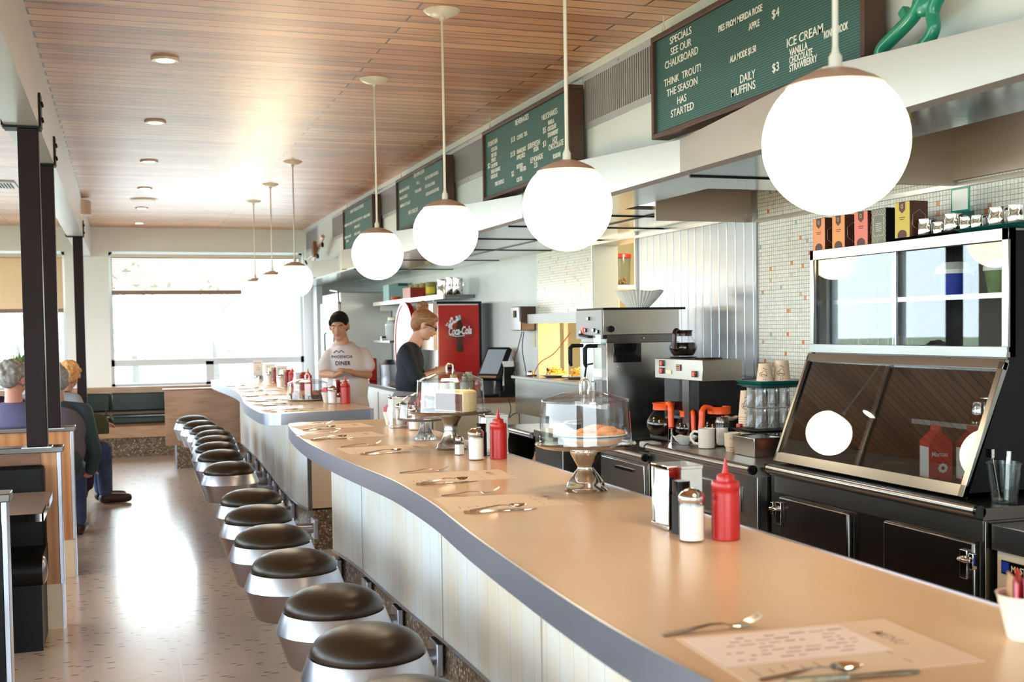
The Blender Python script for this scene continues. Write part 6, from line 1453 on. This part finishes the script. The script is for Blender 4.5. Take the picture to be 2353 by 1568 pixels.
t = thing('drink_dispenser', 'glass drink dispenser with steel tap beside the refrigerator', 'dispenser', (3.15, 13.85, 1.42)); MB().lathe([(0, 0), (.08, 0), (.10, .05), (.10, .20), (.06, .25), (0, .25)], 28).build('jar', 'glassy', t); MB().lathe([(.065, .24), (.065, .28), (0, .285)], 24).build('lid', 'rodwhite', t); MB().tube([(-.09, 0, .04), (-.15, 0, .04), (-.15, 0, 0)], .012, 8).build('tap', 'chrome', t)
solo('bracket_shelf', MB().box(3.0, 3.4, 13.4, 14.3, 1.395, 1.42), 'steel_dark', 'small shelf carrying the glass drink dispenser', 'shelf')
t = thing('refrigerator', 'large steel refrigerator with white doors at the far end of the kitchen', 'refrigerator', (0, 0, 0))
MB().box(2.72, 3.39, 15.0, 16.45, .06, 2.05).build('body', 'fascia', t, bevel=.01)
for y0_ in (15.04, 15.76): o = MB().box(2.68, 2.72, y0_, y0_ + .66, .15, 1.93).build('door', 'ceramic_w', t, bevel=.01); MB().tube([(2.665, y0_ + .08, 1.1), (2.64, y0_ + .08, 1.12), (2.64, y0_ + .08, 1.5), (2.665, y0_ + .08, 1.52)], .012, 8).build('door_handle', 'black', o)
MB().tube([(2.70, 15.02, 1.9), (2.70, 15.1, 2.06), (2.72, 15.8, 2.10)], .012, 8).build('top_cable', 'alu', t)
solo('door_frame_post', MB().box(2.66, 2.74, 16.6, 16.9, 0, 2.2), 'winframe', 'pale metal door jamb between the window and the refrigerator', 'jamb')
# ================================================================== PEOPLE
def fuse(o, voxel, it=4):
    r = o.modifiers.new('fuse', 'REMESH'); r.mode = 'VOXEL'; r.voxel_size = voxel; r.use_smooth_shade = True
    s_ = o.modifiers.new('soften', 'SMOOTH'); s_.factor = .5; s_.iterations = it; return o
def head_frame(c, f, tilt=0):
    y = Vector(f).normalized(); z = Vector((0, 0, 1)); x = y.cross(z).normalized(); z = x.cross(y)
    return Matrix.Translation(c) @ Matrix((x, y, z)).transposed().to_4x4() @ Matrix.Rotation(R(tilt), 4, 'Y')
def add_head(m, H, s=1.0):
    T = m.T.copy(); m.T = T @ H @ Matrix.Scale(s, 4)
    m.ell((0, -.012, .03), (.074, .094, .088), 24, 16); m.ell((0, .025, -.022), (.061, .064, .082), 20, 14)
    m.ell((0, .048, -.083), (.036, .034, .028), 16, 10); m.ell((0, .028, -.070), (.050, .045, .035), 16, 10)
    m.cap((0, .086, .008), (0, .103, -.028), .008, .014, 10); m.ell((-.012, .093, -.030), (.009, .010, .008), 8, 6); m.ell((.012, .093, -.030), (.009, .010, .008), 8, 6)
    m.ell((0, .082, .028), (.048, .016, .014), 14, 8); m.ell((.038, .066, -.018), (.020, .018, .018), 10, 8); m.ell((-.038, .066, -.018), (.020, .018, .018), 10, 8)
    m.ell((0, .086, -.056), (.022, .011, .009), 12, 8)
    for sx in (-1, 1): m.ell((sx * .076, -.012, -.004), (.010, .020, .032), 12, 8); m.ell((sx * .081, -.006, -.004), (.005, .014, .022), 10, 6)
    m.T = T
def face_parts(t, H, s=1.0, brow='hair_black', lips=None):
    def mk(name, fn, mt):
        m = MB(); m.T = H @ Matrix.Scale(s, 4); fn(m); return m.build(name, mt, t)
    mk('eyes', lambda m: [m.ell((sx * .030, .0765, .003), (.011, .006, .0042), 12, 8) for sx in (-1, 1)], 'ceramic_w')
    mk('irises', lambda m: [m.ell((sx * .030, .081, .003), (.0055, .003, .0045), 10, 6) for sx in (-1, 1)], 'hair_black')
    mk('eyebrows', lambda m: [m.tube([(sx * .014, .093, .021), (sx * .032, .091, .027), (sx * .050, .078, .021)], [.003, .004, .002], 6) for sx in (-1, 1)], brow)
    mk('lips', lambda m: (m.ell((0, .0925, -.0530), (.021, .0055, .0045), 12, 6), m.ell((0, .092, -.0600), (.017, .0055, .005), 12, 6)), lips)
M['lips'] = pbr('lips', (.42, .12, .10), .45)
def hand(m, w, d, palm, s=1.0, curl=.5, side=1):
    """w wrist point, d direction of the fingers, palm normal; five separate fingers"""
    w = Vector(w); d = Vector(d).normalized(); n_ = Vector(palm).normalized(); n_ = (n_ - d * n_.dot(d)).normalized(); x = d.cross(n_) * side
    c = w + d * .045 * s
    for k in range(4):
        b0 = w + x * (-.028 + .019 * k) * s * .9 + d * .018 * s; b1 = w + x * (-.030 + .020 * k) * s + d * .085 * s; m.cap(b0, b1, .014 * s, .0105 * s, 8)
        L_ = [.070, .080, .074, .058][k] * s; p = b1; a = curl * .5
        for seg, fr in enumerate((.45, .32, .23)):
            q = p + (d * math.cos(a) + n_ * math.sin(a)) * L_ * fr; m.cap(p, q, (.0095 - .001 * seg) * s, (.0088 - .001 * seg) * s, 8); p = q; a += curl
    p = w + x * -.030 * s + d * .025 * s; q = p + (d * .6 - x * .7 + n_ * .25).normalized() * .038 * s; m.cap(p, q, .0125 * s, .0105 * s, 8); m.cap(q, q + (d * .85 - x * .35 + n_ * .3).normalized() * .032 * s, .0105 * s, .0085 * s, 8)

# ---- man behind the far counter
Y0 = 9.8; base = Vector((at(796, 900, y=Y0).x, Y0, 0))
def Pm(px, py, dy=0): return at(px, py, y=Y0 + dy) - base
t = thing('person', 'young man in a printed grey T-shirt, hands together, standing behind the far counter', 'person', base)
H = head_frame(Pm(779.5, 751), (-.36, -.92, -.16), 3)
m = MB(); add_head(m, H, 1.03)
nb = Pm(790, 800); m.cap(nb, Pm(782, 768, .02), .062, .055)
shL, shR = Pm(757, 814, .02), Pm(836, 812, .02); m.chain([shL, Pm(795, 804, .03), shR], [.036, .062, .036]); m.cap(Pm(796, 840), Pm(798, 930), .09, .09); m.ell(Pm(798, 950), (.14, .10, .14))
eL, eR = Pm(741, 860, -.04), Pm(846, 862, -.04); wL, wR = Pm(770, 862, -.24), Pm(812, 858, -.25)
m.chain([shL, eL, wL], [.040, .036, .025]); m.chain([shR, eR, wR], [.040, .036, .025])
hand(m, wL, Pm(792, 853, -.27) - wL, (0, .25, -1), 1.0, .35, -1); hand(m, wR, Pm(788, 849, -.29) - wR, (0, .3, -1), 1.0, .35, 1)
for sx in (-1, 1):
    hp_ = Vector((sx * .09, 0, .86)); m.chain([hp_, (sx * .10, .01, .47), (sx * .10, .03, .09)], [.095, .060, .042]); m.cap((sx * .10, .03, .05), (sx * .11, -.15, .035), .045, .035)
fuse(m.build('body', 'skin_m', t), .0065, 3)
face_parts(t, H, 1.03, 'hair_black', 'lips')
m = MB(); m.T = H @ Matrix.Scale(1.03, 4); m.ell((0, -.020, .046), (.080, .100, .084), 28, 18); m.ell((0, -.055, .0), (.070, .062, .070), 20, 12); m.ell((0, .045, .088), (.058, .042, .028), 16, 10)
for sx in (-1, 1): m.ell((sx * .066, .028, .040), (.014, .03, .028), 10, 8)
fuse(m.build('hair', 'hair_black', t), .007, 3)
chest, belly = (Pm(796, 838), (.165, .125, .19)), (Pm(799, 885), (.18, .135, .22))
m = MB(); m.ell(chest[0], chest[1], 28, 18); m.ell(belly[0], belly[1], 28, 18); m.ell(Pm(801, 945), (.185, .135, .24), 28, 18)
m.chain([Pm(758, 816, .02), Pm(795, 808, .03), Pm(835, 814, .02)], [.052, .074, .052]); m.chain([Pm(773, 798, .03), Pm(806, 797, .03)], [.05, .05])
m.chain([Pm(757, 816, .02), Pm(746, 842, -.02)], [.056, .066]); m.chain([Pm(837, 814, .02), Pm(845, 840, -.02)], [.056, .066])
fuse(m.build('tee_shirt', 'tee', t), .011, 5)
m = MB(); textw(m, 'PHOENICIA', frame(Pm(765, 824, -.13), (1, 0, 0), (0, 0, 1)), .165, .024, .0004, bold=.012, spacing=1.15); textw(m, 'DINER', frame(Pm(772, 840, -.13), (1, 0, 0), (0, 0, 1)), .12, .034, .0004, bold=.02, spacing=1.1)
m.tube([Pm(*q, -.13) for q in ((770, 812), (776, 806), (781, 811), (786, 805), (792, 811))], .004, 6)
vs = []
for v in m.v:
    best = 0
    for c, r in (chest, belly):
        k_ = 1 - ((v.x - c.x) / r[0]) ** 2 - ((v.z - c.z) / r[2]) ** 2
        if k_ > 0: best = min(best, c.y - r[1] * math.sqrt(k_))
    vs.append(Vector((v.x, best - .003, v.z)))
m.v = vs; m.build('shirt_print', 'black', t, smooth=False)
m = MB()
for sx in (-1, 1): m.chain([(sx * .09, 0, .86), (sx * .10, .01, .47), (sx * .10, .03, .10)], [.105, .072, .062])
fuse(m.build('trousers', 'navy', t), .014, 4)
m = MB()
for sx in (-1, 1): m.cap((sx * .10, .03, .05), (sx * .11, -.15, .04), .055, .045)
fuse(m.build('shoes', 'shoe', t), .010, 3)

# ---- woman by the drinks machine
Y0 = 8.8; base = Vector((at(940, 900, y=Y0).x, Y0, 0))
t = thing('person', 'woman in profile with hair bun, glasses and dark top, looking down at her hands', 'person', base)
H = head_frame(Pm(976, 748), (.90, -.16, -.40), 0)
m = MB(); add_head(m, H, .96)
m.cap(Pm(950, 794, .02), Pm(966, 765, .02), .056, .050)
m.chain([Pm(934, 806, -.13), Pm(944, 798, .02), Pm(940, 806, .15)], [.030, .050, .030]); m.cap(Pm(942, 830), Pm(938, 900), .08, .09); m.ell(Pm(938, 925), (.10, .14, .12))
sN, eN, wN = Pm(932, 808, -.15), Pm(957, 872, -.19), Pm(1003, 856, -.10); sF, eF, wF = Pm(940, 808, .16), Pm(968, 868, .17), Pm(1006, 850, .08)
m.chain([sN, eN, wN], [.034, .034, .024]); m.chain([sF, eF, wF], [.034, .034, .024])
hand(m, wN, Pm(1026, 849, -.05) - wN, (0, .6, -.6), .92, .4, -1); hand(m, wF, Pm(1028, 846, .04) - wF, (0, -.5, -.8), .92, .4, 1)
for sx in (-1, 1): m.chain([(0, sx * .09, .84), (.01, sx * .09, .46), (0, sx * .09, .09)], [.09, .055, .038]); m.cap((0, sx * .09, .05), (.16, sx * .10, .035), .042, .032)
fuse(m.build('body', 'skin_f', t), .0065, 3)
face_parts(t, H, .96, 'hair_blond', 'lips')
m = MB(); m.T = H @ Matrix.Scale(.96, 4); m.ell((0, -.026, .045), (.084, .102, .086), 28, 18); m.ell((0, -.062, .0), (.072, .062, .076), 20, 12); m.ell((0, .035, .080), (.066, .052, .036), 16, 10)
for sx in (-1, 1): m.ell((sx * .070, .030, .045), (.018, .04, .040), 10, 8)
bq = MB()
bun = Pm(971, 703)
m.T = Matrix.Identity(4); m.cap(Pm(974, 724), Pm(971, 708), .048, .026); m.ell(bun, (.038, .040, .036), 18, 12); m.ell(Pm(972, 696), (.02, .024, .02), 14, 10)
rnd = random.Random(5)
for k_ in range(14): a = k_ * .7; m.ell(bun + Vector((.035 * math.cos(a), .035 * math.sin(a), .02 * math.sin(k_ * 2.1))), (.018, .018, .015), 8, 6)
fuse(m.build('hair', 'hair_blond', t), .0065, 2)
m = MB(); m.T = H @ Matrix.Scale(.96, 4)
for sx in (-1, 1):
    m.tube([(sx * .030 + .022 * math.cos(R(a)), .098, .004 + .015 * math.sin(R(a))) for a in range(0, 360, 30)], .0032, 6, closed=True); m.tube([(sx * .052, .097, .008), (sx * .078, .05, .010), (sx * .084, -.01, .006)], .003, 6)
m.tube([(-.008, .1, .006), (.008, .1, .006)], .0028, 6); m.build('glasses', 'blackgloss', t)
m = MB(); m.T = H @ Matrix.Scale(.96, 4); m.tube([(.086, .05, .075), (.092, .0, .06), (.078, -.06, .03)], .004, 6); m.build('hair_clip', 'butcher', t)
m = MB(); m.ell(Pm(942, 832), (.108, .155, .16), 26, 16); m.ell(Pm(940, 880), (.108, .145, .18), 26, 16); m.chain([Pm(932, 809, -.145), Pm(942, 803, .02), Pm(940, 809, .155)], [.056, .062, .056])
m.chain([sN, eN], [.056, .048]); m.chain([sF, eF], [.056, .048]); m.chain([Pm(957, 868, -.19), Pm(966, 870, -.17)], [.050, .050])
fuse(m.build('dark_top', 'navy', t), .010, 4)
m = MB(); m.ell(Pm(938, 928), (.14, .19, .14), 24, 14)
for sx in (-1, 1): m.chain([(0, sx * .09, .86), (.01, sx * .09, .46), (0, sx * .09, .10)], [.105, .075, .06])
fuse(m.build('trousers', 'greytrouser', t), .013, 4)
m = MB()
for sx in (-1, 1): m.cap((0, sx * .09, .05), (.17, sx * .10, .04), .052, .042)
fuse(m.build('shoes', 'shoe', t), .010, 3)
solo('phone', MB().cbox((0, 0, 0), (.07, .03, .02)), 'black', 'small black device in the hands of the woman', 'device', loc=at(1034, 846, y=8.79), bevel=.004)

# ---- diners
def diner(lab, x, y, rz, s, top, hairm, skin, lean=.12, scale=1.0, head_turn=0, head_down=-.15, sleeve=None, legs='jeans', elbows=None, wrists=None, curly=False, short_sleeve=False, dx=0):
    t = thing('person', lab, 'person', (x, y, 0), rz)
    K = scale
    hip = Vector((0, 0, s + .10)); ch = Vector((dx * .6, lean * .7, s + .38 * K)); nk = Vector((dx, lean, s + .54 * K)); hc = Vector((dx, lean + .05, s + .70 * K))
    sh = [Vector((sx * .185 * K + dx, lean * .95, s + .49 * K)) for sx in (-1, 1)]
    el = elbows or [Vector((sx * .25 * K + dx, lean + .14, s + .25)) for sx in (-1, 1)]; wr = wrists or [Vector((sx * .12 + dx, lean + .36, s + .31)) for sx in (-1, 1)]
    f = Vector((math.sin(R(head_turn)), math.cos(R(head_turn)), head_down)); H = head_frame(hc, f)
    m = MB(); add_head(m, H, K); m.cap(nk, hc - Vector((0, .02, .07)), .058, .055); m.cap(hip, ch, .14, .13); m.chain([sh[0], nk - Vector((0, 0, .03)), sh[1]], [.05, .06, .05])
    for i, sx in enumerate((-1, 1)):
        m.chain([sh[i], el[i], wr[i]], [.05, .042, .028]); hand(m, wr[i], Vector((-sx * .3, 1, -.1)), (0, 0, -1), 1.0, .5, sx)
        m.chain([(sx * .09, 0, s + .08), (sx * .10, .42, s + .06), (sx * .10, .43, .09)], [.085, .06, .042]); m.cap((sx * .10, .42, .05), (sx * .11, .60, .04), .045, .036)
    fuse(m.build('body', skin, t), .008, 3); face_parts(t, H, K, hairm, 'lips')
    m = MB(); m.T = H @ Matrix.Scale(K, 4); m.ell((0, -.026, .042), (.083, .100, .085), 24, 16); m.ell((0, -.060, -.005), (.072, .056, .070), 18, 12)
    if curly:
        rnd = random.Random(int(x * 100)); 
        for k_ in range(60):
            u = Vector((rnd.gauss(0, 1), rnd.gauss(-.4, .8), rnd.gauss(.3, .9))).normalized(); m.ell(Vector((0, -.03, .03)) + Vector((u.x * .083, u.y * .098, u.z * .088)), (.018, .018, .018), 7, 5)
    fuse(m.build('hair', hairm, t), .007, 2)
    m = MB(); m.ell(hip + Vector((0, 0, .04)), (.20 * K, .15 * K, .17), 24, 14); m.ell(ch, (.205 * K, .145 * K, .19 * K), 26, 16); m.ell((hip + ch) / 2, (.20 * K, .15 * K, .2), 24, 14); m.chain([sh[0], nk - Vector((0, 0, .035)), sh[1]], [.068, .075, .068])
    for i in range(2):
        if short_sleeve: m.cap(sh[i], sh[i].lerp(el[i], .72), .068, .074)
        else: m.chain([sh[i], el[i], wr[i].lerp(el[i], .15)], [.068, .056, .045])
    fuse(m.build('shirt' if short_sleeve else 'jacket', top, t), .012, 4)
    if sleeve:
        m = MB(); m.ell(ch + Vector((0, -.01, -.02)), (.215 * K, .155 * K, .20 * K), 26, 16); m.ell((hip + ch) / 2, (.212 * K, .162 * K, .22), 24, 14); fuse(m.build('vest', sleeve, t), .013, 4)
    m = MB()
    for sx in (-1, 1): m.chain([(sx * .09, 0, s + .08), (sx * .10, .42, s + .06), (sx * .10, .43, .12)], [.100, .078, .062])
    fuse(m.build('trousers', legs, t), .014, 4)
    m = MB()
    for sx in (-1, 1): m.cap((sx * .10, .42, .055), (sx * .11, .62, .045), .052, .042)
    fuse(m.build('shoes', 'shoe', t), .010, 3); return t
diner('grey-haired diner in a blue-lavender shirt, back to the camera behind the second partition', -.70, 8.28, 0, .50, 'lavender', 'hair_grey', 'skin_o', .10, 1.06, 25, -.5, curly=True)
diner('grey curly-haired diner in dark plum facing the lavender shirt across the table', -1.0, 10.35, PI, .50, 'plum', 'hair_grey', 'skin_o', .22, .98, 10, -.3, curly=True)
diner('diner in a dark teal jacket and grey vest, half hidden behind the second post', -.50, 9.05, R(-6), .46, 'tealjacket', 'hair_grey', 'skin_o', .20, 1.04, -20, -.3, sleeve='greyvest', elbows=[Vector((-.27, .25, .72)), Vector((.27, .14, .66))], wrists=[Vector((-.14, .5, .78)), Vector((.22, .26, .50))])
diner('diner in a pale grey-blue T-shirt leaning on the booth table behind the post', -.56, 10.3, PI - R(10), .50, 'paleblue', 'hair_grey', 'skin_o', .10, 1.02, 40, -.2, short_sleeve=True, elbows=[Vector((-.27, .12, .76)), Vector((.27, .12, .76))], curly=True)
p5 = diner('ginger-haired diner in a dark plum coat and jeans sitting sideways into the aisle', -.62, 11.1, R(-78), .44, 'plum', 'hair_ginger', 'skin_o', .12, 1.06, -75, -.05, curly=True, elbows=[Vector((-.27, .12, .66)), Vector((.24, .20, .68))], wrists=[Vector((-.12, .36, .72)), Vector((.06, .40, .74))])
m = MB(); m.chain([(.10, .02, .62), (.20, .12, .42), (.22, .16, .14)], [.12, .12, .10]); m.chain([(.16, .2, .60), (.24, .26, .40), (.26, .26, .2)], [.06, .06, .04]); fuse(m.build('coat_skirt', 'plum', p5), .013, 4)
m = MB(); m.chain([(.12, .02, 1.0), (.16, .14, .84), (.17, .24, .62), (.2, .30, .46)], [.022, .024, .030, .018]); fuse(m.build('scarf', 'violet', p5), .008, 3)
t = thing('shoulder_bag', 'olive canvas bag on the lap of the ginger-haired diner', 'bag', tuple(at(222, 972, y=10.98))); m = MB(); m.ell((0, 0, 0), (.10, .07, .085), 18, 12); m.cbox((.03, 0, -.05), (.15, .12, .10)); fuse(m.build('bag', 'olive', t), .009, 4); MB().tube(smooth_curve([(-.05, 0, .05), (.02, .02, .18), (.08, 0, .16), (.08, 0, .03)], 5), .006, 6).build('strap', 'olive', t)

# ================================================================== clean up
bpy.data.objects.remove(_to, do_unlink=True)
